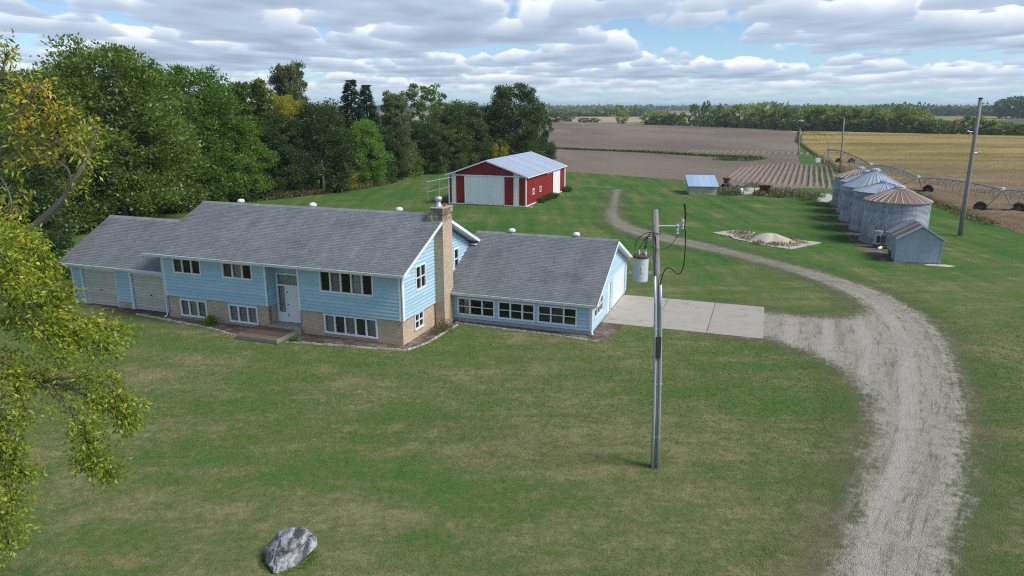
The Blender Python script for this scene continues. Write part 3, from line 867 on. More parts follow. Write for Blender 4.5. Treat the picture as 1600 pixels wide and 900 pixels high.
    # ---- left gable and back wall
    LG = Wall((-W_, 0), (0, 1), (-1, 0)); wl = LG.backing(0.0, D, -.05, ZE, [], 'wall', M['siding'], house, n1=.02)
    Wall((-W_ - .02, 0), (0, 1), (-1, 0)).boards(0, D, 2.6, 6.2, [], wl, lo, hi)
    BK = Wall((0, D), (1, 0), (0, 1)); wl = BK.backing(-W_, 0, -.05, ZE, [], 'wall', M['siding'], house, n1=.03)
    Wall((0, D + .03), (1, 0), (0, 1)).boards(-W_, 0, .4, ZE - .02, [], wl)
    MB().box(-W_ + .15, -.15, .9, D - .15, 1.30, 1.42).build('floor', M['interior'], house)
    MB().box(-W_ + .15, -.15, 2.6, 2.7, -.05, 4.15).build('partition', M['interior'], house)
    # ---- roofs
    roof = gable_roof(house, -W_ - .66, .62, -.83, 4.17, 4.405, 6.485, D + .83, 4.17, 11)
    for u in (-14.0, -8.55, -2.55): roof_vent(roof, u, 4.75, 6.40)
    for (y0, y1) in ((-.80, -.005), (D + .05, D + .80)): MB().box(-W_ - .6, .58, y0, y1, 3.985, 4.005).build('soffit', M['white_paint'], roof)
    # ---- chimney
    ch = MB()
    ch.box(.062, .66, 3.88, 5.16, -.05, 6.62); chim = ch.build('chimney', M['tan_brick'], house)
    MB().box(-.06, .70, 3.84, 5.2, 6.60, 6.93).build('chimney_head', M['tan_brick'], chim)
    MB().box(-.30, .055, 3.72, 5.1, 6.10, 6.60).build('chimney_shoulder', M['tan_brick'], chim)
    MB().box(-.09, .73, 3.81, 5.23, 6.932, 6.985).build('chimney_crown', M['concrete'], chim)
    fl = MB(); fl.lathe([(.17, 6.985), (.17, 7.10), (.125, 7.12), (.125, 7.36)], 18, (.22, 4.35, 0)); fl.lathe([(.001, 7.58), (.2, 7.55), (.2, 7.34), (.185, 7.34)], 18, (.22, 4.35, 0)); fl.build('flue_pipe', M['conduit'], chim, smooth=True)
    MB().lathe([(.11, 6.985), (.11, 7.13), (.085, 7.13), (.085, 7.0)], 14, (.45, 4.72, 0)).build('clay_flue', M['clay'], chim)
    # ---- garage wing
    GU0, GV, GZ = -24.6, .6, 2.62
    GF = Wall((0, GV), (1, 0), (0, -1))
    dops = [(-23.68, -20.88, -.06, 2.33), (-19.52, -16.72, -.06, 2.33)]
    wl = GF.backing(GU0, -W_ - .07, -.05, GZ, dops, 'wall', M['siding'], house)
    GF.boards(GU0 + .1, -W_ - .07, .42, GZ - .02, dops, wl)
    mb = MB(); GF.slab(mb, dops[0][1] + .06, dops[1][0] - .2, -.05, .40, .003, .035); mb.build('brick_base', M['tan_brick'], house)
    for o in dops:
        gd = MB(); GF.slab(gd, o[0], o[1], 0.0, o[3], -.14, -.10); gdo = gd.build('garage_door', M['garage_beige'], house)
        npan = 12; hh = (o[3] - .02) / npan
        for k in range(npan):
            mb = MB(); GF.slab(mb, o[0] + .005, o[1] - .005, .02 + k * hh, .02 + (k + 1) * hh - .022, -.099, -.055, None, None, -.078); mb.build('door_panel', M['garage_beige'], gdo)
        mb = MB(); GF.slab(mb, (o[0] + o[1]) / 2 - .05, (o[0] + o[1]) / 2 + .05, .98, 1.06, -.07, -.03); mb.build('door_handle', M['dark_iron'], gdo)
        for (p, q, b0, b1) in ((o[0] - .19, o[0] - .005, 0, 2.42), (o[1] + .005, o[1] + .06, 0, 2.42), (o[0], o[1], o[3] + .003, 2.42)):
            mb = MB(); GF.slab(mb, p, q, b0, b1, -.1, .045); mb.build('door_casing', M['white_paint'], house)
    MB().box(GU0 - .03, GU0 + .1, GV - .06, GV + .1, .0, GZ - .02).build('corner_board', M['white_paint'], house)
    GL = Wall((GU0, 0), (0, 1), (-1, 0)); wl = GL.backing(GV + .14, 8.2, -.05, GZ, [], 'wall', M['siding'], house)
    gslope = (5.12 - 2.78) / (4.4 - .18)
    glo_ = lambda z: GV + max(0, (z - 2.62) / gslope); ghi_ = lambda z: 8.2 - max(0, (z - 2.62) / gslope)
    GL.boards(GV, 8.2, .42, 4.75, [], wl, glo_, ghi_)
    mb = MB(); mb.prism([(GV, GZ), (8.2, GZ), (4.4, 4.72)], 'x', GU0, GU0 + .14); mb.build('gable_wall', M['siding'], house)
    GBk = Wall((0, 8.2), (1, 0), (0, 1)); wl = GBk.backing(GU0, -W_ - .07, -.05, GZ, [], 'wall', M['siding'], house); GBk.boards(GU0, -W_ - .07, .42, GZ - .02, [], wl)
    gable_roof(house, -25.15, -W_ - .07, .18, 2.78, 4.4, 5.12, 8.62, 2.78, 21)
    MB().tube([(-16.9, -.86, 3.95), (-16.95, -.62, 3.80), (-16.5, -.2, 3.74), (-16.24, -.06, 3.70), (-16.24, -.06, 2.75), (-16.24, -.06, .15), (-16.24, -.3, .06)], .038, 8).build('downspout', M['gutter_white'], house)
    # ---- sunroom wing
    AU, AV0, AV1, AZ = 9.1, 5.2, 15.4, 1.80
    AF = Wall((0, AV0), (1, 0), (0, -1))
    aops = [(.94, 3.27, .47, 1.48), (3.53, 5.75, .47, 1.48), (5.98, 8.26, .47, 1.48)]
    AF.backing(.07, AU - .002, -.05, .26, [], 'foundation', M['foundation'], house, n1=-.03)
    wl = AF.backing(.07, AU, .24, AZ, aops, 'wall', M['siding'], house)
    AF.boards(.07, AU - .1, .25, AZ - .02, aops, wl)
    for o, c in zip(aops, (('h', '', ''), ('', '', ''), ('d', 'd', ''))): window(house, AF, *o, 3, c, True)
    AG = Wall((AU, 0), (0, 1), (1, 0))
    agops = [(5.75, 7.85, .78, 1.78), (9.35, 10.2, .03, 1.95), (10.9, 14.9, .03, 2.12)]
    AG.backing(AV0 + .142, AV1, -.05, .20, agops, 'foundation', M['foundation'], house, n1=-.02)
    wl = AG.backing(AV0 + .142, AV1, .2, AZ, agops, 'wall', M['siding'], house)
    asf = (4.55 - 1.92) / (10.3 - 4.8); asb = (4.55 - 2.42) / (15.75 - 10.3)
    alo = lambda z: AV0 + max(0, (z - 1.86) / asf); ahi = lambda z: AV1 - max(0, (z - 2.28) / asb)
    AG.boards(AV0 + .1, AV1, .2, 4.3, agops, wl, lambda z: max(AV0 + .1, alo(z)), ahi)
    mb = MB(); mb.prism([(AV0, AZ), (5.75, AZ), (5.75, 2.12), (AV0 + (2.12 - 1.86) / asf, 2.12)], 'x', AU - .14, AU); mb.prism([(5.75, 1.78), (9.35, 1.95), (9.35, 2.12), (5.75, 2.12)], 'x', AU - .14, AU)
    mb.prism([(9.35, 1.95), (10.9, 1.95), (10.9, 2.12), (9.35, 2.12)], 'x', AU - .14, AU); mb.prism([(10.2, AZ), (10.9, AZ), (10.9, 1.95), (10.2, 1.95)], 'x', AU - .14, AU); mb.prism([(14.9, AZ), (AV1, AZ), (AV1, 2.12), (14.9, 2.12)], 'x', AU - .14, AU)
    mb.prism([(AV0 + (2.12 - 1.86) / asf, 2.12), (AV1, 2.12), (AV1, 2.25), (10.3, 4.30)], 'x', AU - .14, AU); mb.build('gable_wall', M['siding'], house)
    window(house, AG, *agops[0], 3, None, True)
    for o, npan, nm in ((agops[1], 1, 'door'), (agops[2], 5, 'garage_door')):
        d = MB(); AG.slab(d, o[0], o[1], .04, o[3], -.10, -.03); dob = d.build(nm, M['door_white'], house)
        for k in range(npan):
            hh = (o[3] - .06) / npan; mb = MB(); AG.slab(mb, o[0] + .06, o[1] - .06, .05 + k * hh, .05 + (k + 1) * hh - .02, -.029, -.012); mb.build('door_panel', M['door_white'], dob)
        for (p, q, b0, b1) in ((o[0] - .08, o[0] - .003, .03, o[3] + .08), (o[1] + .003, o[1] + .08, .03, o[3] + .08), (o[0], o[1], o[3] + .003, o[3] + .08)):
            mb = MB(); AG.slab(mb, p, q, b0, b1, -.1, .04); mb.build('door_casing', M['white_paint'], house)
    for v in (AV0 + .05,):
        MB().box(AU - .1, AU + .045, v - .1, v + .05, .22, AZ).build('corner_board', M['white_paint'], house)
    MB().box(AU + .001, AU + .04, AV1 - .1, AV1 + .03, .2, 2.2).build('corner_board', M['white_paint'], house)
    AB = Wall((0, AV1), (1, 0), (0, 1)); wl = AB.backing(0, AU, -.05, 2.26, [], 'wall', M['siding'], house); AB.boards(0, AU, .25, 2.24, [], wl)
    AL = Wall((.0, 0), (0, 1), (-1, 0)); AL.backing(D + .1, AV1, -.05, 2.26, [], 'wall', M['siding'], house)
    ar = gable_roof(house, .07, 9.5, 4.8, 1.92, 10.3, 4.55, 15.75, 2.42, 31)
    for u in (2.45, 6.75): roof_vent(ar, u, 10.55, 4.50)
    MB().tube([(9.35, 4.72, 1.84), (9.3, 4.95, 1.66), (9.16, 5.12, 1.55), (9.16, 5.12, .3), (9.3, 4.9, .1)], .04, 8).build('downspout', M['gutter_white'], house)
    return house
house = build_house()

# boarded front step, planks and edge boards
dk = empty('wooden_deck', (*HO, 0), HA); tag(dk, 'low weathered brown wooden deck at the white front door', 'deck')
for k in range(14):
    v = -2.12 + k * .137; MB().box(-9.25 + rnd.uniform(-.02, .02), -6.62, v, v + .128, .20, .235 + rnd.uniform(0, .006)).build('plank', M['deck_wood'], dk)
MB().box(-9.28, -6.58, -2.16, -2.124, .02, .225).build('edge_board', M['grey_wood'], dk)
MB().box(-6.60, -6.56, -2.16, -.22, .02, .27).build('edge_board', M['grey_wood'], dk)
MB().box(-9.29, -9.253, -2.12, -.22, .02, .225).build('edge_board', M['grey_wood'], dk)
for u in (-9.1, -7.9, -6.75): MB().box(u - .04, u + .04, -2.1, -.25, .01, .198).build('joist', M['grey_wood'], dk)

# stone edging of the beds: every stone its own piece
def edging(pts, label, step=.30):
    root = empty('bed_edging', (*HO, 0), HA); tag(root, label, 'edging', 'bed edging stones')
    pts = [Vector((*p, 0)) for p in pts]; acc = 0
    for a, b in zip(pts[:-1], pts[1:]):
        L = (b - a).length; d = (b - a) / L; n = max(1, int(L / step))
        for i in range(n):
            q = a + d * (L * (i + .5) / n); ang = math.atan2(d.y, d.x) + rnd.uniform(-.12, .12)
            mb = MB(); hx = L / n / 2 * .93; hy = .055; h = .07 + rnd.uniform(-.015, .03)
            mb.hexa([(-hx, -hy, 0), (hx, -hy, 0), (hx, hy, 0), (-hx, hy, 0), (-hx * .86, -hy * .7, h), (hx * .86, -hy * .7, h * .95), (hx * .86, hy * .7, h), (-hx * .86, hy * .7, h)])
            mb.build('edging_stone', M['edging_stone'], root, (q.x + rnd.uniform(-.02, .02), q.y + rnd.uniform(-.02, .02), .004), ang)
edging([(-18.5, -.3), (-15.7, -.62), (-12.5, -1.02), (-9.4, -1.75)], 'curved row of pale edging stones left of the wooden deck')
edging([(-6.4, -1.68), (-3.6, -1.27), (-.4, -.87), (.55, -.62), (1.05, .9), (1.22, 4.4)], 'row of pale edging stones from the deck round the house corner')
edging([(.9, 4.72), (2.1, 4.63), (6.4, 4.5), (9.75, 4.15)], 'straight row of edging stones below the long row of windows')

# television antenna strapped to the chimney
an = empty('tv_antenna', (*hw(.02, 4.9), 6.4)); an.rotation_euler = (0, 0, R(20))
tag(an, 'tall metal rooftop television antenna rising behind the brick chimney', 'antenna')
an.location.z = 6.98; an.scale = (.74, .74, .8)
MB().tube([(0, 0, -.6), (0, 0, 2.05)], .025, 8).build('mast', M['antenna_metal'], an)
MB().tube([(-1.0, 0, 1.72), (.95, 0, 2.0)], .03, 8).build('boom', M['antenna_metal'], an)
MB().tube([(-.95, .1, .98), (.85, .1, 1.33)], .022, 8).build('boom', M['antenna_metal'], an)
for k in range(7):
    x = -.95 + k * .3; z = 1.73 + (x + 1) * .14; l = .9 - k * .07
    MB().tube([(x, -l, z), (x, l, z)], .014, 6).build('element', M['antenna_metal'], an)
for k in range(6):
    z = .45 + k * .22; MB().tube([(-.9, -.55, z), (-.9, .65, z)], .012, 6).build('element', M['antenna_metal'], an)
MB().tube([(-.9, 0, .4), (-.97, 0, 1.73)], .02, 6).build('upright', M['antenna_metal'], an)

# ================================================================== THE RED BARN
def ribbed_sheet(w_, h0, h1, th=.004, ribs=3, rib=.022):
    """a vertical metal sheet, x along, z up, slightly ribbed; top runs from h0 to h1"""
    xs = []
    for k in range(ribs + 1):
        c = w_ * k / ribs
        for dx, d in ((-.035, 0), (-.015, rib), (.015, rib), (.035, 0)):
            x = min(max(c + dx, 0), w_); xs.append((x, d))
    mb = MB()
    for x, d in xs:
        t = h0 + (h1 - h0) * x / w_
        mb.v += [(x, -d, 0), (x, -d, t)]
    mb.f += [(2 * i, 2 * i + 2, 2 * i + 3, 2 * i + 1) for i in range(len(xs) - 1) if xs[i + 1][0] - xs[i][0] > 1e-6]
    return mb


def build_barn():
    BW, BL, EZ, RZ = 10.84, 19.31, 3.94, 5.81
    barn = empty('barn', (1.821, 90.954, 0), R(-18.79)); tag(barn, 'red and white metal pole barn with pale blue-grey roof', 'barn')
    # local: x from -BW..0 (front, y = 0), y to the back
    frame = MB(); frame.box(-BW + .06, -.06, .06, BL - .06, 0, .14); frame.build('floor', M['concrete'], barn)
    hx = BW / 2; top = lambda x: EZ - .04 + (RZ - EZ) * (1 - abs(x + hx) / hx)
    # front: sheets 0.9 m wide, gable above
    d0, d1 = -8.49, -2.98
    n = 12; sw = BW / n
    def colour(i): return 'barn_white' if i in (1, 10) else 'barn_red'
    edges = [-BW + .12, -10.36, -9.74, d0, d0 + 1.1, d0 + 2.2, d0 + 3.3, d0 + 4.4, d1, -1.70, -.95, -.12]
    cols = ['barn_red', 'barn_white', 'barn_red', 'barn_red', 'barn_red', 'barn_red', 'barn_red', 'barn_red', 'barn_red', 'barn_white', 'barn_red']
    for (a, b, c) in zip(edges[:-1], edges[1:], cols):
        ribbed_sheet(b - a - .004, 3.72, 3.72, ribs=max(2, round((b - a) / .3))).build('wall_sheet', M[c], barn, (a, 0, .15))
        if c == 'barn_white':
            mb = ribbed_sheet(b - a - .004, top(a) - 3.9, top(b) - 3.9, ribs=3); mb.build('gable_sheet', M[c], barn, (a, -.002, 3.9))
    n = 12; x0, x1 = -BW + .12, -.12
    for i in range(n):
        a, b = x0 + (x1 - x0) * i / n, x0 + (x1 - x0) * (i + 1) / n
        if b < -BW + 1.95 or a > -1.05: 
            pass
        ribbed_sheet(b - a - .004, top(a) - 3.9, top(b) - 3.9, ribs=3).build('gable_sheet', M['barn_red'], barn, (a, .012, 3.9))
    MB().box(-BW, 0, -.10, -.03, 3.78, 3.92).build('door_track', M['barn_white'], barn)
    # big sliding double door
    dr = empty('sliding_door', (0, 0, 0)); dr.parent = barn
    for k in range(6):
        ribbed_sheet(.914, 3.66, 3.66, ribs=3, rib=.008).build('door_sheet', M['barn_white'], dr, (d0 + k * .9185, -.06, .12))
    MB().box(d0 - .03, d0 + .04, -.085, -.05, .1, 3.78).build('door_rail', M['barn_white'], dr)
    MB().box(d1 - .04, d1 + .03, -.085, -.05, .1, 3.78).build('door_rail', M['barn_white'], dr)
    MB().box(d0, d1, -.05, -.03, .06, .13).build('door_rail', M['barn_white'], dr)
    for x in (-BW, -.13): MB().box(x - .02, x + .15, -.035, .14, 0, 3.9).build('corner_trim', M['barn_white'], barn)
    MB().box(-BW, d0, -.03, .03, .02, .15).build('base_trim', M['barn_white'], barn); MB().box(d1, 0, -.03, .03, .02, .15).build('base_trim', M['barn_white'], barn)
    # right side, back and left walls
    def wall_run(o, rz, L, n, special=lambda k: None):
        r = empty('side_wall', o, rz); r.parent = barn
        w_ = L / n; me = ribbed_sheet(w_ - .004, 3.78, 3.78, ribs=3).mesh('wall_sheet')
        for k in range(n): link('wall_sheet', me, M['barn_red'], r, (k * w_, 0, .15))
        return r
    rs = wall_run((0, .15, 0), R(90), BL - .3, 21)
    for (v, zz) in ((3.0, 1.35), (6.2, 1.35)):
        wd = MB(); wd.box(.03, .09, v - .42, v + .42, zz - .04, zz + .06); wd.box(.03, .09, v - .42, v + .42, zz + .62, zz + .72); wd.box(.03, .09, v - .42, v - .33, zz + .06, zz + .62); wd.box(.03, .09, v + .33, v + .42, zz + .06, zz + .62); wd.box(.03, .085, v - .03, v + .03, zz + .06, zz + .62)
        wo_ = wd.build('window', M['barn_white'], barn); MB().box(.028, .045, v - .33, v + .33, zz + .06, zz + .62).build('pane', M['dark_hole'], wo_)
    sd = empty('side_door', (0, 0, 0)); sd.parent = barn
    for k in range(4): ribbed_sheet(.95, 3.3, 3.3, ribs=3, rib=.008).build('door_sheet', M['barn_white'], sd, (.07, 12.6 + k * .955, .14), R(90))
    MB().box(.05, .13, 9.2, 16.5, 3.45, 3.58).build('door_track', M['barn_white'], barn)
    MB().box(.0, .035, .1, BL - .1, .02, .16).build('base_trim', M['barn_white'], barn)
    MB().box(-.12, .04, BL - .16, BL + .03, 0, 3.9).build('corner_trim', M['barn_white'], barn)
    wall_run((-BW, BL - .15, 0), R(-90), BL - .3, 21)
    wall_run((-.15, BL, 0), R(180), BW - .3, 12)
    mb = MB(); mb.prism([(-BW, 3.9), (0, 3.9), (-hx, RZ - .1)], 'y', BL - .02, BL); mb.build('back_gable', M['barn_red'], barn)
    # roof sheets with raised ribs, some translucent ridge panels
    L = math.hypot(hx + .35, (RZ - EZ) * (hx + .35) / hx); sl = math.atan2(RZ - EZ, hx)
    n = 22; w_ = (BL + .6) / n
    def roof_sheet_mesh(L):
        mb = MB(); xs = []
        for k in range(4):
            c = w_ * k / 3
            for dx, d in ((-.04, 0), (-.02, .022), (.02, .022), (.04, 0)): xs.append((min(max(c + dx, 0), w_ - .003), d))
        for x, d in xs: mb.v += [(x, 0, d), (x, L, d)]
        mb.f += [(2 * i, 2 * i + 2, 2 * i + 3, 2 * i + 1) for i in range(len(xs) - 1) if xs[i + 1][0] - xs[i][0] > 1e-6]
        return mb.mesh('roof_sheet')
    me = roof_sheet_mesh(L); me_s = roof_sheet_mesh(1.0)
    for s in (1, -1):
        r = empty('roof_slope', (-hx, 0, RZ + .02)); r.parent = barn
        for k in range(n):
            y = -.3 + k * w_
            o = link('roof_sheet', me, M['barn_roof'], r)
            if s == 1:   # right slope: sheet's y axis runs down to +x
                o.matrix_local = Matrix.Translation((0, y + w_, 0)) @ Matrix.Rotation(R(-90), 4, 'Z') @ Matrix.Rotation(-sl, 4, 'X')
            else:
                o.matrix_local = Matrix.Translation((0, y, 0)) @ Matrix.Rotation(R(90), 4, 'Z') @ Matrix.Rotation(-sl, 4, 'X')
    mb = MB(); mb.prism([(-hx - .3, RZ - .06), (-hx, RZ + .065), (-hx + .3, RZ - .06), (-hx, RZ + .045)], 'y', -.32, BL + .32); mb.build('ridge_cap', M['barn_roof'], barn)
    for y in (-.33, BL + .30):
        for s in (1, -1):
            mb = MB(); e = -hx + s * (hx + .35); ez = RZ - (RZ - EZ) * (hx + .35) / hx
            mb.prism([(-hx, RZ + .05), (e, ez + .05), (e, ez - .12), (-hx, RZ - .12)], 'y', y, y + .03); mb.build('rake_trim', M['barn_white'], barn)
    for s in (1, -1):
        e = -hx + s * (hx + .35); ez = RZ - (RZ - EZ) * (hx + .35) / hx
        MB().box(min(e, e - s * .03), max(e, e - s * .03), -.3, BL + .3, ez - .12, ez + .0).build('eave_trim', M['barn_white'], barn)
    MB().box(-.1, .9, -.75, -.1, 0, .12).build('concrete_pad', M['concrete'], barn)
    MB().tube([(.12, BL + .05, 3.75), (.12, BL + .05, .1)], .045, 8).build('downspout', M['barn_white'], barn)
build_barn()

# ================================================================== GRAIN BINS
def build_bin(x, y, rad, eave, apex, roofmat, label, nseg=24, rot=0.0, hatch=True):
    b = empty('grain_bin', (x, y, 0), rot); tag(b, label, 'grain bin', 'row of grain bins')
    MB().lathe([(.01, .12), (rad + .18, .12), (rad + .18, 0)], 40).build('concrete_base', M['concrete'], b)
    nr = max(4, round(eave / .55)); rh = (eave - .12) / nr
    prof = []
    for k in range(11): prof.append((rad + (.014 if k % 2 else -.004), rh * k / 10))
    me = MB(); me.lathe(prof, 56); me = me.mesh('wall_ring')
    for k in range(nr): link('wall_ring', me, M['bin_wall'], b, (0, 0, .12 + k * rh), k * .3)
    seam = MB()   # vertical bolted lap seams
    for k in range(nr):
        for j in range(4):
            a = j * math.pi / 2 + (k % 2) * .7
            c, s = math.cos(a), math.sin(a); q = rad + .016
            seam.hexa([(q * c - .04 * -s, q * s - .04 * c, .12 + k * rh), (q * c + .04 * -s, q * s + .04 * c, .12 + k * rh), ((q - .02) * c + .04 * -s, (q - .02) * s + .04 * c, .12 + k * rh), ((q - .02) * c - .04 * -s, (q - .02) * s - .04 * c, .12 + k * rh)]
                      + [(q * c - .04 * -s, q * s - .04 * c, .12 + (k + 1) * rh), (q * c + .04 * -s, q * s + .04 * c, .12 + (k + 1) * rh), ((q - .02) * c + .04 * -s, (q - .02) * s + .04 * c, .12 + (k + 1) * rh), ((q - .02) * c - .04 * -s, (q - .02) * s - .04 * c, .12 + (k + 1) * rh)])
    seam.build('lap_seams', M['galvanised'], b)['kind'] = 'stuff'
    r1, r0 = rad + .12, .42; z1 = eave - .03; z0 = apex - .10
    da = 2 * math.pi / nseg
    p = MB(); h = .045
    def pt(r, a, dz=0): return (r * math.cos(a), r * math.sin(a), z1 + (z0 - z1) * (r1 - r) / (r1 - r0) + dz)
    e = .022
    p.v = [pt(r1, 0), pt(r1, da - .001), pt(r0, da - .001), pt(r0, 0)]; p.f = [(0, 1, 2, 3)]
    rb_ = MB(); rb_.v = [pt(r1, -e, 0), pt(r1, -e * .5, h), pt(r1, e * .5, h), pt(r1, e, 0), pt(r0, -e * 2, 0), pt(r0, -e, h), pt(r0, e, h), pt(r0, e * 2, 0)]; rb_.f = [(0, 1, 5, 4), (1, 2, 6, 5), (2, 3, 7, 6), (0, 3, 2, 1)]
    rme = rb_.mesh('roof_rib')
    me = p.mesh('roof_panel')
    for k in range(nseg): link('roof_rib', rme, M['rib_pale' if roofmat != 'galvanised_roof' else 'rib_grey'], link('roof_panel', me, M[roofmat], b, (0, 0, 0), k * da))
    MB().lathe([(r1 + .01, z1 - .05), (r1 + .015, z1 + .012), (r1 - .03, z1 + .02)], 56).build('eave_ring', M['galvanised'], b)
    MB().lathe([(.50, z0 - .06), (.46, z0 + .16), (.50, z0 + .17), (.30, z0 + .28), (.001, z0 + .32)], 22).build('roof_cap', M['galvanised_roof'], b)
    if hatch:   # side door and ladder on the yard side
        a = math.pi * 1.08
        d = MB(); q = rad + .02
        d.box(q, q + .06, -.38, .38, .5, 1.75); d.build('bin_door', M['galvanised'], b, (0, 0, 0), a)
        ld = MB()
        for s in (-.2, .2): ld.tube([(rad + .16, s, .3), (rad + .16, s, eave), (rad * .55, s, eave + (apex - eave) * .45 + .12)], .02, 6)
        lad = ld.build('ladder_rails', M['galvanised'], b, (0, 0, 0), a + .35)
        for k in range(int(eave / .4)): MB().tube([(rad + .16, -.2, .5 + k * .4), (rad + .16, .2, .5 + k * .4)], .013, 5).build('rung', M['galvanised'], lad)
    return b

bin1 = build_bin(36.55, 66.9, 2.78, 4.02, 5.20, 'rusty_roof', 'squat grain bin with rusty ribbed roof behind the small shed', 28, .1)
bin2 = build_bin(38.4, 73.2, 2.75, 4.15, 5.05, 'galvanised_roof', 'grain bin with blue-grey roof just behind the rusty-roofed front bin', 22, .4)
bin3 = build_bin(40.5, 79.5, 3.10, 3.95, 5.72, 'galvanised_roof', 'grain bin with tall clean conical roof, middle of the row', 30, .2)
bin4 = build_bin(42.7, 85.8, 2.75, 3.85, 4.95, 'galvanised_roof', 'grain bin mostly hidden behind the tall conical one', 22, .7)
bin5 = build_bin(44.9, 92.0, 2.95, 3.80, 4.90, 'rusty_roof', 'farthest grain bin with brown rusted roof, end of the row', 26, .3)
# unloading spout of the far bin
MB().tube([(-2.6, -1.0, 1.9), (-4.0, -1.5, 1.1)], .11, 10).build('unloading_spout', M['galvanised'], bin5)
MB().box(-3.35, -2.85, -1.4, -.7, .1, .55).build('blower_box', M['dark_iron'], bin5)

# aeration fans and burner beside the front bin
fan = empty('bin_dryer', (33.55, 63.95, 0), R(-20)); tag(fan, 'pair of pale drying fans standing beside the rusty-roofed bin', 'dryer fan')
for k in range(2):
    dr_ = MB(); dr_.lathe([(.001, 0), (.40, 0), (.40, .14), (.365, .16), (.365, 1.05), (.40, 1.08), (.40, 1.2), (.001, 1.24)], 20); dr_.build('fan_housing', M['galvanised'], fan, (k * .95, -k * .15, .35), smooth=False)
    for j in range(4):
        a = j * math.pi / 2 + .6; MB().tube([(k * .95 + .3 * math.cos(a), -k * .15 + .3 * math.sin(a), 0), (k * .95 + .3 * math.cos(a), -k * .15 + .3 * math.sin(a), .4)], .03, 6).build('leg', M['dark_iron'], fan)
    MB().box(k * .95 - .12, k * .95 + .12, -k * .15 - .6, -k * .15 - .37, .55, 1.15).build('motor_box', M['dark_iron'], fan)
MB().tube([(.45, .2, .95), (1.0, .7, .95), (1.4, 1.3, .9)], .28, 12).build('duct', M['galvanised'], fan)
pv = empty('white_pail', (33.0, 62.6, 0)); tag(pv, 'small white pail lying on the ground by the drying fans', 'pail')
MB().tube([(0, 0, .14), (.34, .2, .2)], [.12, .15], 12).build('pail_body', M['white_paint'], pv)
MB().tube([(.33, .2, .33), (.46, .2, .2), (.33, .26, .06)], .012, 5).build('handle', M['dark_iron'], pv)

# small metal shed in front of the bins
def build_small_shed():
    s = empty('metal_shed', (31.95, 57.7, 0), R(-17)); tag(s, 'small blue-grey metal shed with rust-striped gable roof', 'shed')
    W_, D, E_, Rz = 3.30, 3.4, 2.08, 3.10; hx = W_ / 2
    top = lambda x: E_ + (Rz - E_) * (1 - abs(x - hx) / hx)
    n = 4
    for i in range(n):
        a, b = W_ * i / n, W_ * (i + 1) / n
        ribbed_sheet(b - a - .003, E_ - .03, E_ - .03, ribs=5, rib=.012).build('wall_sheet', M['shed_sheet'], s, (a, 0, .03))
    for i in range(2):
        a, b = W_ * i / 2, W_ * (i + 1) / 2
        ribbed_sheet(b - a - .003, top(a) - E_ + .02, top(b) - E_ + .02, ribs=8, rib=.014).build('gable_sheet', M['shed_sheet'], s, (a, -.03, E_ - .04))
    for i in range(2):   # near part of the yard side
        ribbed_sheet(.82, E_, E_, ribs=5, rib=.012).build('wall_sheet', M['shed_sheet'], s, (0, 1.66 - i * .83, .03), R(-90))
    for i in range(2):   # recessed rear part with a gap at the ground
        ribbed_sheet(.86, E_ - .45, E_ - .45, ribs=5, rib=.012).build('wall_sheet', M['shed_sheet'], s, (.05, D - i * .87, .5), R(-90))
    for i in range(4): ribbed_sheet(.845, E_, E_, ribs=5, rib=.012).build('wall_sheet', M['shed_sheet'], s, (W_, i * .85, .03), R(90))
    mb = MB(); mb.prism([(.06, .03), (W_ - .06, .03), (W_ - .06, E_), (hx, Rz - .05), (.06, E_)], 'y', D - .03, D); mb.build('back_wall', M['shed_sheet'], s)
    MB().box(.1, W_ - .1, .1, D - .1, -.05, .04).build('floor', M['dark_hole'], s)
    for x in (0, W_): MB().box(x - .05, x + .05, -.045, .06, 0, E_).build('corner_trim', M['shed_sheet'], s)
    sl = math.atan2(Rz - E_, hx); L = math.hypot(hx + .16, (Rz - E_) * (hx + .16) / hx)
    n = 6; w_ = (D + .4) / n
    mb = MB(); mb.box(0, w_ - .006, 0, L, 0, .018); mb.box(0, .05, 0, L, .018, .045); me = mb.mesh('roof_sheet')
    for sgn in (1, -1):
        for k in range(n):
            y = -.25 + k * w_; o = link('roof_sheet', me, M['shed_roof'], s)
            if sgn == 1: o.matrix_local = Matrix.Translation((hx, y + w_, Rz + .03)) @ Matrix.Rotation(R(-90), 4, 'Z') @ Matrix.Rotation(-sl, 4, 'X')
            else: o.matrix_local = Matrix.Translation((hx, y, Rz + .03)) @ Matrix.Rotation(R(90), 4, 'Z') @ Matrix.Rotation(-sl, 4, 'X')
    for sgn in (1, -1):
        e = hx + sgn * (hx + .18); ez = Rz - (Rz - E_) * (hx + .18) / hx
        mb = MB(); mb.prism([(hx, Rz + .085), (e, ez + .085), (e, ez - .04), (hx, Rz - .04)], 'y', -.30, -.26); mb.build('rake_trim', M['blue_white_roof'], s)
build_small_shed()
sheet('concrete_scrap', [(33.6, 56.3), (35.2, 55.6), (36.0, 55.9), (35.5, 56.5), (34.2, 56.75)], .02, 'old_concrete')
sheet('bare_earth', [(31.0, 58.0), (31.6, 57.2), (33.9, 56.6), (35.6, 56.4), (33.0, 58.2), (33.2, 63), (35.4, 69), (38, 77), (42, 90), (41.3, 91), (36.6, 78), (33.6, 70), (32.0, 64.5)], .008, 'mulch')

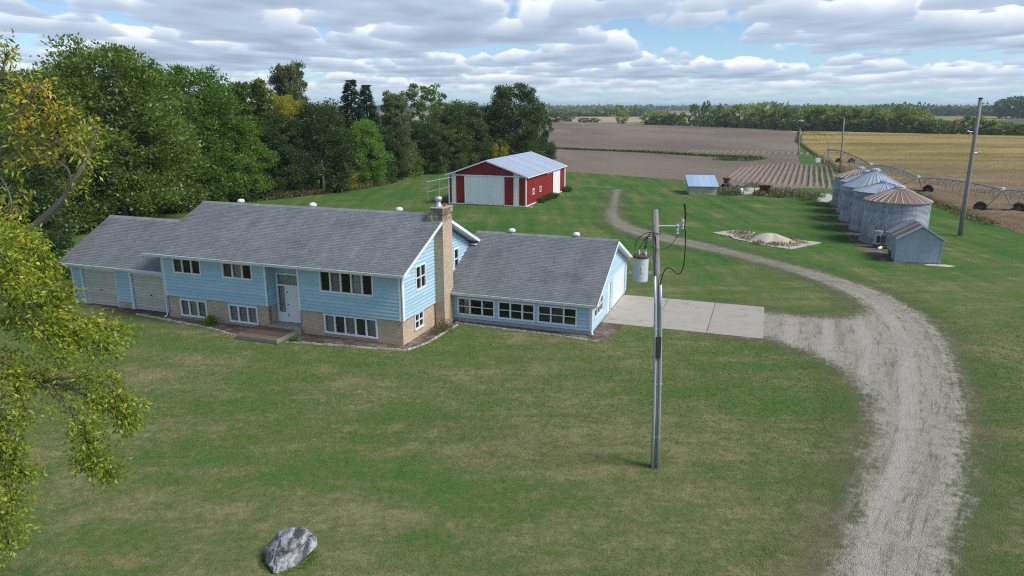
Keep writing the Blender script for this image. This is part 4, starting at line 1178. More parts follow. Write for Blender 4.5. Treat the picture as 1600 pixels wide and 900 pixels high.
# ================================================================== UTILITY POLES
def build_yard_pole():
    p = empty('transformer_pole', (5.1, 22.99, 0)); tag(p, 'near grey wooden utility pole with steel conduits and a transformer can', 'utility pole')
    a = MB(); a.tube([(0, 0, -.2), (-.05, 0, 3), (-.2, 0, 6.2), (-.46 + .03, 0, 9.25)], [.130, .125, .115, .105], 16); a.build('pole_shaft', M['pole_wood'], p, smooth=True)
    px = lambda z: -.05 * z / 3 if z < 3 else (-.05 - .15 * (z - 3) / 3.2 if z < 6.2 else -.2 - .23 * (z - 6.2) / 3.05)
    for (dx, dy, zt, r) in ((-.085, -.115, 7.05, .045), (.095, -.105, 6.75, .052)):
        MB().tube([(px(z) + dx, dy, z) for z in (0, 2, 4, 6, zt)], r, 10).build('conduit', M['conduit'], p, smooth=True)
        for z in (1.2, 3.2, 5.2): MB().box(px(z) + dx - r - .02, px(z) + dx + r + .02, dy - r * .6, dy + .06, z, z + .035).build('strap', M['conduit'], p)
    MB().box(px(4.6) - .07, px(4.6) + .09, -.22, -.14, 4.2, 4.95).build('cover_plate', M['dark_iron'], p)
    # transformer
    tx, tz = -.82, 6.86
    t = MB(); t.lathe([(.001, 0), (.225, 0), (.25, .04), (.25, .80), (.265, .82)], 26); tr = t.build('transformer', M['transformer_can'], p, (tx, -.05, tz), smooth=False)
    MB().lathe([(.265, .82), (.28, .835), (.28, .885), (.22, .915), (.07, .95), (.001, .955)], 26).build('lid', M['rust'], tr)
    for (bx, by) in ((.10, .1), (-.08, -.06), (.12, -.14)):
        MB().lathe([(.025, .90), (.042, .93), (.025, .95), (.042, .97), (.025, .99), (.038, 1.01), (.014, 1.04), (.014, 1.10), (.001, 1.11)], 12).build('bushing', M['ceramic'], tr, (bx, by, 0))
    for z in (.22, .70): MB().box(-.36, .56, .12, .18, z, z + .09).build('mount_rail', M['white_paint'], tr)
    MB().box(-.02, .05, -.268, -.248, .35, .55).build('label_plate', M['white_paint'], tr)
    # arm with cut-out and lightning arrester
    MB().tube([(px(8.75) + .1, 0, 8.72), (.42, 0, 8.72)], .03, 8).build('bracket_arm', M['conduit'], p)
    for (ix, iz) in ((.33, 8.45), (.50, 8.62)):
        prof = []
        for k in range(7): prof += [(.025, k * .045), (.06, k * .045 + .015), (.06, k * .045 + .022)]
        MB().lathe([(.001, -.03)] + prof + [(.02, .33), (.001, .35)], 12).build('insulator', M['ceramic'], p, (ix, 0, iz))
    MB().tube([(.56, 0, 8.6), (.58, 0, 9.1), (.54, 0, 9.35), (.52, 0, 9.45)], .028, 8).build('cutout', M['black_rubber'], p)
    def wire(pts, r=.014): MB().tube([tuple(q) for q in smooth3(pts)], r, 6).build('wire', M['black_rubber'], p)
    def smooth3(pts): return [np.array(q) for q in smooth_poly(pts, 2)]
    wire([(.60, 0, 8.6), (.64, 0, 8.0), (.62, 0, 7.25), (.42, -.05, 7.05), (.18, -.1, 7.35), (-.06, -.13, 7.3), (-.17, -.13, 6.75)], .018)
    wire([(.36, 0, 8.4), (.1, -.05, 8.0), (-.3, -.15, 7.95), (-.6, -.1, 8.1), (-.80, -.1, 7.98)], .010)
    for k in range(3): wire([(tx + (.10, -.08, .12)[k], -.05, tz + 1.1), (tx + .1 + .05 * k, -.1, tz + 1.55 + .06 * k), (tx + .45, -.16, tz + 1.5 + .08 * k), (px(7) - .12, -.16, tz + .6), (px(7) - .1, -.16, 7.0)], .012)
    wire([(tx - .22, -.05, tz + 1.05), (tx - .2, -.05, tz + 1.4), (tx + .15, -.1, tz + 1.7), (tx + .6, -.1, tz + 1.6)], .012)
build_yard_pole()

def plain_pole(base, top, r0, r1, label, arm=None, name='utility_pole', group=None, mat='pole_wood'):
    p = empty(name, base); tag(p, label, 'utility pole', group)
    d = Vector(top) - Vector(base)
    m = MB(); m.tube([Vector((0, 0, -.3)), d * .33, d * .66, d], [r0, r0 * .67 + r1 * .33, r0 * .33 + r1 * .67, r1], 14); m.build('pole_shaft', M[mat], p, smooth=True)
    if arm: arm(p, d)
    return p
def arms_right(p, d):
    for f, x0, x1 in ((.765, -.75, -.05), (.615, .05, .62)):
        q = d * f; mb = MB(); mb.tube([(q.x + x0, q.y, q.z + (.02)), (q.x + x1, q.y, q.z)], .035, 6); mb.build('bracket', M['conduit'], p)
        MB().lathe([(.001, -.02), (.09, 0), (.09, .1), (.05, .16), (.001, .17)], 10).build('insulator', M['ceramic'], p, (q.x + (x0 if x0 < -.5 else x1), q.y, q.z))
    q = d; MB().lathe([(.001, 0), (.2, 0), (.2, .1), (.001, .13)], 10).build('pole_cap', M['dark_iron'], p, (q.x, q.y, q.z - .03))
plain_pole((45.03, 70.13, 0), (44.84, 70.0, 13.3), .225, .165, 'tall grey utility pole standing right of the grain bins', arms_right)
def arm_small(p, d):
    q = d * .72; MB().box(q.x - .9, q.x + .9, q.y - .06, q.y + .06, q.z, q.z + .12).build('cross_arm', M['pole_wood'], p)
plain_pole((64.4, 140.2, 0), (64.1, 140.2, 10.4), .17, .12, 'thin utility pole rising behind the farthest grain bin', arm_small)
plain_pole((76.3, 191.4, 0), (76.15, 191.4, 6.9), .17, .13, 'utility pole at the end of the grass lane between two fields', arm_small)
# poles on the far road
for (q, t, lab) in (((1359, 205.5), 9.5, 'pale far utility pole in front of the hedge above the bean field'), ((1207, 200), 9.0, 'far utility pole by the road end, left of three'), ((1213, 200.4), 12.5, 'far utility pole by the road end, middle of three'), ((1225, 201), 13.5, 'far utility pole by the road end, right of three'), ((1062, 196), 9.0, 'far utility pole near the left end of the far tree row')):
    P = at(*q); plain_pole(P, (P.x, P.y, t), .3, .22, lab, arm_small, group='poles along the far road', mat='bark_pale')

# ================================================================== CENTRE PIVOT IRRIGATION
def build_pivot():
    tops = [at(1740, 322, 3.0), at(1567, 297, 3.0), at(1435, 278, 3.0), at(1361, 258, 3.0), at(1294, 233, 3.2)]
    wheels = [None, (at(1530, 333), at(1590, 335)), (at(1386, 300), at(1449, 304)), (at(1310, 257), at(1330, 257)), None]
    pv = empty('irrigation_pivot', (tops[2].x, tops[2].y, 0)); tag(pv, 'long arched centre-pivot irrigation boom on wheeled towers in the bean field', 'irrigation boom')
    o = Vector((tops[2].x, tops[2].y, 0))
    for i in range(len(tops) - 1):
        a, b = tops[i] - o, tops[i + 1] - o; n = 11
        d = (b - a); side = Vector((-d.y, d.x, 0)).normalized()
        rise = min(.6, d.length * .025)
        pipe = []; low = []
        for k in range(n + 1):
            t = k / n; p = a.lerp(b, t) + Vector((0, 0, rise * 4 * t * (1 - t))); pipe.append(p)
            low.append(a.lerp(b, t) + Vector((0, 0, rise * 4 * t * (1 - t) - .85 * min(1, 6 * t, 6 * (1 - t)))))
        sp = MB(); sp.tube(pipe, .085, 8); span = sp.build('span_pipe', M['pivot_steel'], pv)
        for s in (-1, 1):
            MB().tube([p + side * s * .55 * (0 if k in (0, n) else 1) for k, p in enumerate(low)], .022, 5).build('truss_rod', M['pivot_steel'], span)
            for k in range(n):
                q = low[k + 1] + side * s * .55 if k + 1 < n else None
                if q is not None:
                    MB().tube([pipe[k], q], .032, 5).build('strut', M['pivot_steel'], span)
                    MB().tube([pipe[k + 1], low[k] + side * s * .55 if k else pipe[k + 1] + Vector((0, 0, -.2))], .032, 5).build('strut', M['pivot_steel'], span)
        for k in range(1, n):
            if i < 2: MB().tube([low[k] * .5 + pipe[k] * .5, low[k] + Vector((0, 0, -.75))], .016, 5).build('drop_hose', M['black_rubber'], span)
    for tp, wh in zip(tops, wheels):
        if wh is None: continue
        t = tp - o; w0, w1 = wh[0] - o, wh[1] - o
        tw = empty('tower', (0, 0, 0)); tw.parent = pv
        e0, e1 = w0 + Vector((0, 0, .55)), w1 + Vector((0, 0, .55)); ax = (w1 - w0).normalized(); nr = Vector((-ax.y, ax.x, 0))
        MB().tube([e0, e1], .09, 8).build('axle_beam', M['rust'], tw)
        for e in (e0.lerp(e1, .12), e0.lerp(e1, .88)): MB().tube([t, e], .075, 8).build('tower_leg', M['pivot_steel'], tw)
        MB().box(-.18, .18, -.18, .18, -.1, .3).build('control_box', M['white_paint'], tw, t)
        for e in (w0, w1):
            wl = MB(); prof = [(.30, -.16), (.62, -.19), (.70, -.13), (.72, 0), (.70, .13), (.62, .19), (.30, .16)]
            wl.lathe(prof, 20); wo_ = wl.build('wheel', M['black_rubber'], tw); 
            wo_.matrix_local = Matrix.Translation(e + Vector((0, 0, .70))) @ nr.to_track_quat('Z', 'Y').to_matrix().to_4x4()
            hb = MB(); hb.lathe([(.001, -.1), (.32, -.08), (.32, .08), (.001, .1)], 14); h = hb.build('rim', M['rust'], wo_)
            lg = MB()
            for k in range(14):
                a_ = k * 2 * math.pi / 14; c, s = math.cos(a_), math.sin(a_)
                lg.tube([(.70 * c, .70 * s, -.15), (.74 * c, .74 * s, .15)], .045, 4)
            lg.build('tread', M['black_rubber'], wo_)
    # the pivot point
    t = tops[-1] - o; pt = empty('pivot_point', (t.x, t.y, 0)); pt.parent = pv
    for sx, sy in ((-1, -1), (1, -1), (1, 1), (-1, 1)):
        MB().tube([(sx * 1.1, sy * 1.1, 0), (sx * .15, sy * .15, 3.3)], .06, 6).build('pivot_leg', M['pivot_steel'], pt)
    for z in (.9, 1.9): 
        k = 1.1 - .95 * z / 3.3; c = [(-k, -k, z), (k, -k, z), (k, k, z), (-k, k, z), (-k, -k, z)]
        MB().tube(c, .035, 5).build('brace', M['pivot_steel'], pt)
    MB().tube([(0, 0, 0), (0, 0, 4.6)], .1, 8).build('riser_pipe', M['pivot_steel'], pt)
    MB().box(-2.6, -1.6, -.4, .4, .2, 1.2).build('control_panel', M['white_paint'], pt)
build_pivot()

# ================================================================== CREAM OUTBUILDING AND THE SCRAP YARD
def build_cream_shed():
    s = empty('outbuilding', (26.1, 104.3, 0), R(-8)); tag(s, 'low cream-walled outbuilding with a pale blue single-pitch roof', 'outbuilding')
    W_, D, z0, z1 = 3.9, 4.6, 1.28, 2.35
    fr = MB(); fr.box(0, W_, 0, .15, 0, z0); fr.build('wall', M['cream_wall'], s)
    for x in (0, W_ - .15):
        mb = MB(); mb.prism([(.152, 0), (D - .152, 0), (D - .152, z1 - .03), (.152, z0)], 'x', x, x + .15); mb.build('wall', M['cream_wall'], s)
    MB().box(0, W_, D - .15, D, 0, z1).build('wall', M['cream_wall'], s)
    MB().box(-.02, W_ + .02, -.02, D, -.05, .06).build('footing', M['old_concrete'], s)
    n = 5; w_ = (W_ + .5) / n
    for k in range(n):
        a = -.25 + k * w_; mb = MB()
        mb.hexa([(a, -.4, z0 - .06), (a + w_ - .012, -.4, z0 - .06), (a + w_ - .012, D + .25, z1 + .05), (a, D + .25, z1 + .05), (a, -.4, z0 + .02), (a + w_ - .012, -.4, z0 + .02), (a + w_ - .012, D + .25, z1 + .12), (a, D + .25, z1 + .12)])
        mb.build('roof_sheet', M['blue_white_roof'], s)
build_cream_shed()
# poured pads and old gear in the weeds
sheet('concrete_pad', [at(1163, 292), at(1186, 293), at(1190, 298), at(1205, 303), at(1162, 304), at(1162, 298)], .03, 'old_concrete')
sheet('concrete_pad', [at(1282, 303), at(1296, 303), at(1305, 309), at(1292, 317), at(1278, 315), at(1276, 309)], .03, 'old_concrete')
def wagon(loc, rz, L, W_, H_, zb, label, mat):
    w_ = empty('farm_wagon', loc, rz); tag(w_, label, 'farm wagon')
    MB().hexa([(-L / 2 + .2, -W_ / 2 + .2, zb), (L / 2 - .2, -W_ / 2 + .2, zb), (L / 2 - .2, W_ / 2 - .2, zb), (-L / 2 + .2, W_ / 2 - .2, zb), (-L / 2, -W_ / 2, zb + H_), (L / 2, -W_ / 2, zb + H_), (L / 2, W_ / 2, zb + H_), (-L / 2, W_ / 2, zb + H_)]).build('wagon_box', M[mat], w_)
    MB().box(-L / 2 - .04, L / 2 + .04, -W_ / 2 - .04, W_ / 2 + .04, zb + H_, zb + H_ + .07).build('top_rail', M[mat], w_)
    MB().box(-L / 2 + .1, L / 2 - .1, -.3, .3, zb - .15, zb - .01).build('chassis', M['dark_iron'], w_)
    for x in (-L * .32, L * .32):
        for y in (-W_ * .45, W_ * .45):
            wl = MB(); wl.lathe([(.001, -.1), (.3, -.1), (.36, -.06), (.36, .06), (.3, .1), (.001, .1)], 16); o = wl.build('wheel', M['black_rubber'], w_); o.location = (x, y, .36); o.rotation_euler = (R(90), 0, 0)
    MB().tube([(L / 2 - .1, 0, zb - .1), (L / 2 + 1.1, 0, .3)], .05, 6).build('tongue', M['dark_iron'], w_)
P = at(1194, 303); wagon(P, R(-10), 1.6, 1.0, .6, .65, 'dark red farm wagon rusting in the weeds by the concrete pad', 'wagon_red')
P = at(1146, 299); wagon((P.x, P.y + 4, 0), R(12), .85, .8, .65, .95, 'smaller red hopper half hidden in the weeds beside the outbuilding', 'wagon_red')
tk = empty('feed_tank', at(1158, 304)); tag(tk, 'small white tank in the weeds left of the concrete pad', 'tank')
MB().lathe([(.001, .12), (.26, .12), (.3, .2), (.3, .75), (.2, .92), (.001, .95)], 16).build('tank_body', M['white_paint'], tk)
for k in range(3): MB().tube([(.2 * math.cos(k * 2.1), .2 * math.sin(k * 2.1), 0), (.2 * math.cos(k * 2.1), .2 * math.sin(k * 2.1), .2)], .03, 5).build('leg', M['dark_iron'], tk)
# old pasture fence
fe = empty('wire_fence', at(1125, 304)); tag(fe, 'broken post-and-rail fence through the weeds beside the outbuilding', 'fence')
fx = [at(x, y) - at(1125, 304) for x, y in ((1125, 304), (1140, 302), (1150, 305), (1161, 306), (1178, 303), (1205, 303), (1222, 306), (1240, 311), (1258, 313), (1270, 314))]
for q in fx: MB().tube([(q.x, q.y, 0), (q.x + rnd.uniform(-.08, .08), q.y, rnd.uniform(1.1, 1.7))], .06, 6).build('post', M['grey_wood'], fe)
for a, b in zip(fx[:-1], fx[1:]):
    for z in (.5, .95):
        if rnd.random() < .75: MB().tube([a + Vector((0, 0, z)), b + Vector((0, 0, z + rnd.uniform(-.15, .1)))], .03, 5).build('rail', M['grey_wood'], fe)

# broken slab and sand heap by the track
brk = empty('broken_slab', at(1195, 375)); tag(brk, 'old cracked concrete slab lying flat in the grass by the track', 'slab'); bo = at(1195, 375)
for pl in ([(1113, 364), (1148, 360), (1160, 361.5), (1150, 366.5), (1134, 368.5)], [(1161, 361.7), (1180, 363.5), (1172, 369.5), (1152, 366.9)], [(1140, 369), (1151, 367.3), (1172, 370), (1163, 377), (1147, 374)], [(1164, 377.4), (1173, 370), (1225, 378), (1234, 390), (1205, 386)], [(1226, 378), (1240, 375), (1283, 380), (1260, 385), (1235, 390)]):
    q = [at(*p) - bo for p in pl]; mb = MB(); n = len(q); h = rnd.uniform(.05, .09)
    q = q if sum((q[i].x * q[(i + 1) % n].y - q[(i + 1) % n].x * q[i].y) for i in range(n)) > 0 else q[::-1]
    mb.prism([(p.x, p.y) for p in q], 'z', -.05, h); mb.build('slab_piece', M['old_concrete'], brk)
def heap():
    c = at(1203, 377); rg = np.random.default_rng(3)
    V = []; F = []; nr, ns = 10, 36
    for i in range(nr + 1):
        r = i / nr
        for k in range(ns):
            a = 2 * math.pi * k / ns; rr = r * (1 + .12 * math.sin(3 * a + 1) + .06 * math.sin(7 * a))
            z = .70 * (1 - r ** 2) ** 1.2 + .06 * math.sin(4 * a + 6 * r) * (r > .05) * (1 - r) + rg.uniform(-.015, .015)
            V.append((2.15 * rr * math.cos(a), 1.7 * rr * math.sin(a), max(z, 0) + .07))
    F = [(i * ns + k, i * ns + (k + 1) % ns, (i + 1) * ns + (k + 1) % ns, (i + 1) * ns + k) for i in range(nr) for k in range(ns)]
    o = link('sand_heap', np_mesh('sand_heap', np.array(V), np.array(F)[:, ::-1], 4), M['sand'], None, (c.x, c.y, 0), R(-35)); o.data.flip_normals()
    tag(o, 'rounded heap of pale sand on the broken concrete slab', 'sand heap')
heap()

# boulder on the front lawn
def build_boulder():
    pts = [(-.66, .12, .0), (-.70, .05, .38), (-.45, .50, .62), (-.05, .62, .74), (.45, .55, .72), (.78, .44, .50), (.80, .30, .28), (.55, -.05, .10), (.30, -.42, .06), (.02, -.62, .10), (-.20, -.72, .12),
           (-.42, -.45, .20), (-.58, -.15, .26), (.1, .1, .86), (.35, .25, .80), (.08, -.35, .58), (-.2, -.4, .46), (.6, .7, .1), (-.3, .75, .1), (-.6, .45, .05), (.2, -.2, -.1), (-.1, -.6, -.1), (.4, .3, -.1), (-.5, .2, -.1)]
    bm = bmesh.new()
    for p in pts: bm.verts.new(p)
    bmesh.ops.convex_hull(bm, input=bm.verts); 
    for v in [v for v in bm.verts if not v.link_faces]: bm.verts.remove(v)
    bmesh.ops.triangulate(bm, faces=bm.faces)
    for _ in range(3): bmesh.ops.subdivide_edges(bm, edges=bm.edges[:], cuts=1, use_grid_fill=True)
    for _ in range(1): bmesh.ops.smooth_vert(bm, verts=bm.verts, factor=.5, use_axis_x=True, use_axis_y=True, use_axis_z=True)
    from mathutils import noise
    bm.normal_update()
    for v in bm.verts:
        n = noise.fractal(v.co * 2.2, .8, 2.1, 5) * .045 + noise.fractal(Vector((v.co.x * 9, v.co.y * 3, v.co.z * 4)), .8, 2, 3) * .018
        v.co += v.normal * n
    me = bpy.data.meshes.new('boulder'); bm.to_mesh(me); bm.free()
    me.polygons.foreach_set('use_smooth', [True] * len(me.polygons))
    o = link('boulder', me, M['boulder'], None, (-6.40, 17.62, -.06), R(0)); o.scale = (.95, .98, 1.0)
    tag(o, 'big grey and white streaked boulder lying on the front lawn', 'boulder')
build_boulder()

# ================================================================== TREES
def ray_at(px, py, Y):
    u = (px - 800) / FPX; v = (450 - py) / FPX
    d = Vector((u, _cp + v * _sp, -_sp + v * _cp)); d *= Y / d.y
    return Vector((d.x, d.y, CAM_H + d.z))

def leaf_quads(P, D, Lg, Wd, rg):
    """P base points, D unit axes, lengths, widths -> folded leaf quads"""
    n = len(P)
    r = rg.normal(size=(n, 3)); Wv = np.cross(D, r); Wv /= np.linalg.norm(Wv, axis=1)[:, None] + 1e-9
    Nn = np.cross(D, Wv)
    mid = P + D * (Lg * .45)[:, None]
    f = (Wd * .22)[:, None]
    V = np.stack([P, mid + Wv * (Wd * .5)[:, None] - Nn * f, P + D * Lg[:, None], mid - Wv * (Wd * .5)[:, None] - Nn * f], 1).reshape(-1, 3)
    return V, np.arange(4 * n).reshape(-1, 4)

def unit(a): return a / (np.linalg.norm(a, axis=1)[:, None] + 1e-9)

def crown(name, blobs, n, size, seed, up=.35, sub=9, spread=.42, elong=1.5, jitter=.75):
    """leaf clumps: blobs (centre, radii) hold sub-clumps, the sub-clumps hold leaves"""
    rg = np.random.default_rng(seed)
    C = np.array([b[0] for b in blobs]); Rr = np.array([b[1] for b in blobs])
    wgt = (Rr.prod(1)) ** (2 / 3); wgt /= wgt.sum()
    S = []; SR = []; SO = []
    for i in range(len(blobs)):
        d = unit(rg.normal(size=(sub, 3))); d[:, 2] = np.abs(d[:, 2]) * np.where(rg.random(sub) < .75, 1, -1)
        rr = rg.uniform(.55, 1.0, sub)[:, None]
        S.append(C[i] + d * rr * Rr[i]); SR.append(np.repeat(Rr[i][None] * spread, sub, 0) * rg.uniform(.7, 1.3, (sub, 1))); SO.append(d)
    S = np.concatenate(S); SR = np.concatenate(SR); SO = np.concatenate(SO)
    pick = np.repeat(rg.choice(len(blobs), size=n, p=wgt) * sub, 1) + rg.integers(0, sub, n)
    d = unit(rg.normal(size=(n, 3))); rr = rg.random(n) ** .5
    P = S[pick] + d * rr[:, None] * SR[pick]
    ax = unit(d * .7 + SO[pick] * .6 + rg.normal(size=(n, 3)) * jitter + np.array([0, 0, up]))
    Lg = size * rg.uniform(.6, 1.35, n) * elong; Wd = size * rg.uniform(.6, 1.2, n)
    V, F = leaf_quads(P, ax, Lg, Wd, rg)
    return np_mesh(name, V, F, 4)

def trunk_mesh(name, H, r0, tips, seed, lean=(0, 0), split=.35):
    rg = random.Random(seed); mb = MB()
    axis = [Vector((lean[0] * t * t + rg.uniform(-.15, .15) * t, lean[1] * t * t + rg.uniform(-.15, .15) * t, H * t)) for t in (0, .12, .25, .4, .55, .7, .82)]
    axis[0] = Vector((0, 0, -.2))
    mb.tube(axis, [r0 * 1.25, r0, r0 * .92, r0 * .78, r0 * .6, r0 * .38, r0 * .12], 9)
    for tp in tips:
        tp = Vector(tp); z = max(H * .12, min(H * .68, tp.z * rg.uniform(.45, .75)))
        k = z / H; i = max(j for j, t in enumerate((0, .12, .25, .4, .55, .7)) if t <= k)
        a = axis[i].lerp(axis[i + 1], .5); r = r0 * max(.12, .5 * (1 - k))
        m = a.lerp(tp, .5) + Vector((rg.uniform(-.4, .4), rg.uniform(-.4, .4), -.25 * abs(tp.z - a.z) * .3))
        mb.tube([a, m, tp], [r, r * .6, r * .15], 6, cap=False)
    mb.sm = True
    return mb.mesh(name)

def blob_tree(seed, H, Rr, z0, shape, nb, bs):
    """blob centres for a crown between z0 and H (fractions of 1), radius profile `shape`"""
    rg = random.Random(seed); out = []
    for i in range(nb):
        t = (i + rg.random()) / nb; z = H * (z0 + (1 - z0) * t)
        rad = Rr * shape(t); a = i * 2.39996 + rg.uniform(-.5, .5); q = rad * math.sqrt(rg.uniform(.25, 1))
        b = bs * Rr * rg.uniform(.75, 1.25) * (1.08 - .28 * t)
        out.append(((q * math.cos(a), q * math.sin(a), z - b * .3), (b, b, b * rg.uniform(.75, 1.1))))
    return out

dome = lambda t: math.sqrt(max(.05, 1 - ((t - .40) / .66) ** 2)) * .92
colm = lambda t: .75 * (1 - .55 * t) + .05
flare = lambda t: .45 + .5 * math.sin(math.pi * min(1, t * 1.05))
PROTO = {}
def make_proto(key, seed, H, Rr, z0, shape, nb, bs, n, size, r0, **kw):
    bl = blob_tree(seed, H, Rr, z0, shape, nb, bs)
    PROTO[key] = (H, Rr, trunk_mesh('trunk', H, r0, [b[0] for b in bl[::2]], seed), crown('crown', bl, n, size, seed + 50, **kw))
make_proto('broad1', 1, 18, 6.0, .14, dome, 96, .25, 36000, .215, .32, up=.9, sub=9, spread=.62, elong=1.7)
make_proto('broad2', 2, 18, 6.0, .10, dome, 96, .24, 36000, .215, .30, up=.9, sub=9, spread=.62, elong=1.7)
make_proto('broad3', 3, 16, 5.5, .06, flare, 90, .25, 34000, .215, .28, up=.6, sub=9, spread=.62)
make_proto('spiky', 4, 19, 4.2, .10, colm, 86, .25, 28000, .22, .26, up=1.5, elong=2.1, spread=.6)
make_proto('open', 5, 17, 4.8, .32, flare, 44, .20, 11000, .24, .24, up=.45, spread=.5)
make_proto('bushy', 6, 5, 3.0, .02, dome, 36, .32, 11000, .15, .10, up=.6, spread=.6)
make_proto('topped', 7, 16, 3.6, .66, dome, 26, .32, 9000, .20, .22, up=.8, spread=.6)
make_proto('far1', 8, 13, 5.5, .06, dome, 22, .36, 2600, .62, .35, up=.3, sub=6)
make_proto('far2', 9, 13, 5.0, .04, flare, 22, .36, 2600, .62, .35, up=.3, sub=6)
def make_spruce():
    rg = np.random.default_rng(12); H, Rr = 16, 3.0; P = []; D = []; L = []
    for k in range(46):
        t = k / 46; z = 1.2 + (H - 1.3) * t; rad = Rr * (1 - t) ** .85 + .1; nb = int(14 - 8 * t)
        for j in range(nb):
            a = rg.uniform(0, 6.283)
            for s in np.linspace(.15, 1, 9):
                for q in range(2):
                    P.append((rad * s * math.cos(a) + rg.normal() * .08, rad * s * math.sin(a) + rg.normal() * .08, z - .35 * rad * s * s + rg.normal() * .06))
                    b = a + rg.uniform(-.9, .9); D.append((math.cos(b), math.sin(b), rg.uniform(-.5, .25))); L.append(.5)
    P = np.array(P); D = unit(np.array(D)); n = len(P)
    V, F = leaf_quads(P, D, rg.uniform(.35, .6, n), rg.uniform(.12, .22, n), rg)
    tk = MB(); tk.tube([(0, 0, -.2), (0, 0, 8), (0, 0, 15.8)], [.25, .15, .03], 8)
    PROTO['spruce'] = (16, 3.0, tk.mesh('trunk'), np_mesh('crown', V, F, 4))
make_spruce()

def tree(key, loc, H, Rr, mat, label, group, name='tree', cat='tree', bark='bark', rz=None, lean=0.0):
    pH, pR, tm, cm = PROTO[key]
    t = empty(name, loc, rnd.uniform(0, 6.28) if rz is None else rz); tag(t, label, cat, group)
    t.scale = (Rr / pR, Rr / pR, H / pH)
    for nm, me, mm in (('trunk', tm, bark), ('crown', cm, mat)):
        o = bpy.data.objects.new(nm, me); col.objects.link(o); o.parent = t
        if not me.materials: me.materials.append(M[mm])
        o.material_slots[0].link = 'OBJECT'; o.material_slots[0].material = M[mm]
    return t

def pix_tree(key, bx, by, ty, wpx, mat, label, group, back=0.0, **kw):
    """a tree whose foot stands at survey spot (bx,by), set `back` metres further off along the sight line"""
    P = at(bx, by)
    if back: P = P * ((P.length + back) / P.length); P.z = 0
    top = ray_at(bx, ty, P.y); dep = P.y * _cp + 4
    return tree(key, P, top.z * (.90 if key in ('broad1', 'broad2', 'broad3', 'spiky', 'open', 'topped') else 1.0), wpx / FPX * dep / 2, mat, label, group, **kw)

G1 = 'windbreak trees behind the house'
LT = [
 ('broad1', 195, 350, 48, 215, 'leaf_mid', 'tallest broad green tree of the windbreak, rising behind the garage roof', 0, {}),
 ('broad2', 318, 318, 86, 150, 'leaf_bright', 'bright green broad tree behind the left end of the house roof', 0, {}),
 ('broad3', 105, 372, 100, 160, 'leaf_mid', 'dense green tree left of the tallest windbreak tree', 4, {}),
 ('broad2', 20, 372, 92, 170, 'leaf_dark', 'dark tree at the left edge behind the yellowing tree', 12, {}),
 ('broad3', 258, 335, 150, 130, 'leaf_mid', 'shorter green tree filling in between the two tallest behind the garage', 2, {}),
 ('spiky', 400, 308, 112, 105, 'leaf_mid', 'upright green tree with pointed shoots behind the first roof vent', 2, {}),
 ('broad1', 372, 310, 175, 110, 'leaf_bright', 'low bright tree standing in front of the pointed one', -2, {}),
 ('spiky', 462, 300, 84, 84, 'leaf_grey', 'tall poplar with a sparse tip above its neighbours', 12, {}),
 ('topped', 455, 303, 134, 52, 'leaf_yellow', 'yellow autumn crown peeping out below the tall poplar', 2, {}),
 ('broad2', 438, 306, 168, 100, 'leaf_dark', 'dark tree under the yellow crown', 1, {}),
 ('broad1', 504, 302, 150, 112, 'leaf_dark', 'broad dark green tree with two pale bare stems at the lawn edge', 2, {}),
 ('spruce', 556, 288, 122, 78, 'leaf_spruce', 'pointed spruce, left of the pair in the windbreak', 12, {'name': 'spruce_tree'}),
 ('spruce', 579, 286, 130, 70, 'leaf_spruce', 'pointed spruce, right of the pair in the windbreak', 14, {'name': 'spruce_tree'}),
 ('broad3', 572, 291, 182, 72, 'leaf_bright', 'bright green leafy tree below the two spruces', 0, {}),
 ('broad2', 524, 290, 160, 80, 'leaf_mid', 'green tree just left of the two spruces', 14, {}),
 ('spiky', 622, 283, 134, 60, 'leaf_grey', 'thin grey-green willow-like tree right of the spruces', 4, {}),
 ('open', 664, 272, 118, 92, 'leaf_mid', 'loose open-crowned tree standing above the windbreak behind the antenna', 14, {}),
 ('broad1', 662, 272, 182, 88, 'leaf_dark', 'round dark tree below the open-crowned one', 2, {}),
 ('broad2', 606, 284, 190, 66, 'leaf_dark', 'dark tree tucked between the bright tree and the willow', 3, {}),
 ('broad3', 722, 266, 152, 96, 'leaf_dark', 'dark green tree behind the left half of the red barn', 2, {}),
 ('broad2', 700, 268, 186, 70, 'leaf_mid', 'mid green tree left behind the red barn', 1, {}),
 ('broad1', 762, 262, 160, 84, 'leaf_dark', 'dark tree behind the ridge of the red barn', 6, {}),
 ('broad2', 802, 262, 120, 98, 'leaf_dark', 'tall dark tree behind the barn, last big one of the windbreak', 2, {}),
 ('open', 842, 258, 158, 46, 'leaf_dark', 'slender dark tree at the right end of the windbreak', 2, {}),
 ('spiky', 787, 264, 128, 40, 'leaf_dark', 'narrow dark shoot left of the tall tree behind the barn', 6, {}),
 ('bushy', 776, 262, 222, 36, 'leaf_yellow', 'small yellowish tree peeping over the barn roof', -3, {}),
 ('broad3', 350, 300, 130, 150, 'leaf_dark', 'dark background tree behind the bright one by the house', 22, {}),
 ('broad1', 130, 345, 92, 170, 'leaf_dark', 'dark background tree behind the tallest windbreak tree', 22, {}),
 ('broad2', 250, 322, 98, 130, 'leaf_dark', 'dark background tree between the two tallest windbreak trees', 20, {}),
 ('broad1', 700, 262, 162, 90, 'leaf_mid', 'background tree behind the barn trees, right of the open crown', 22, {}),
 ('broad3', 600, 276, 172, 90, 'leaf_mid', 'background tree behind the willow-like one', 25, {}),
]
for key, bx, by, ty, wp, mat, lab, back, kw in LT: pix_tree(key, bx, by, ty, wp, mat, lab, G1, back, **kw)
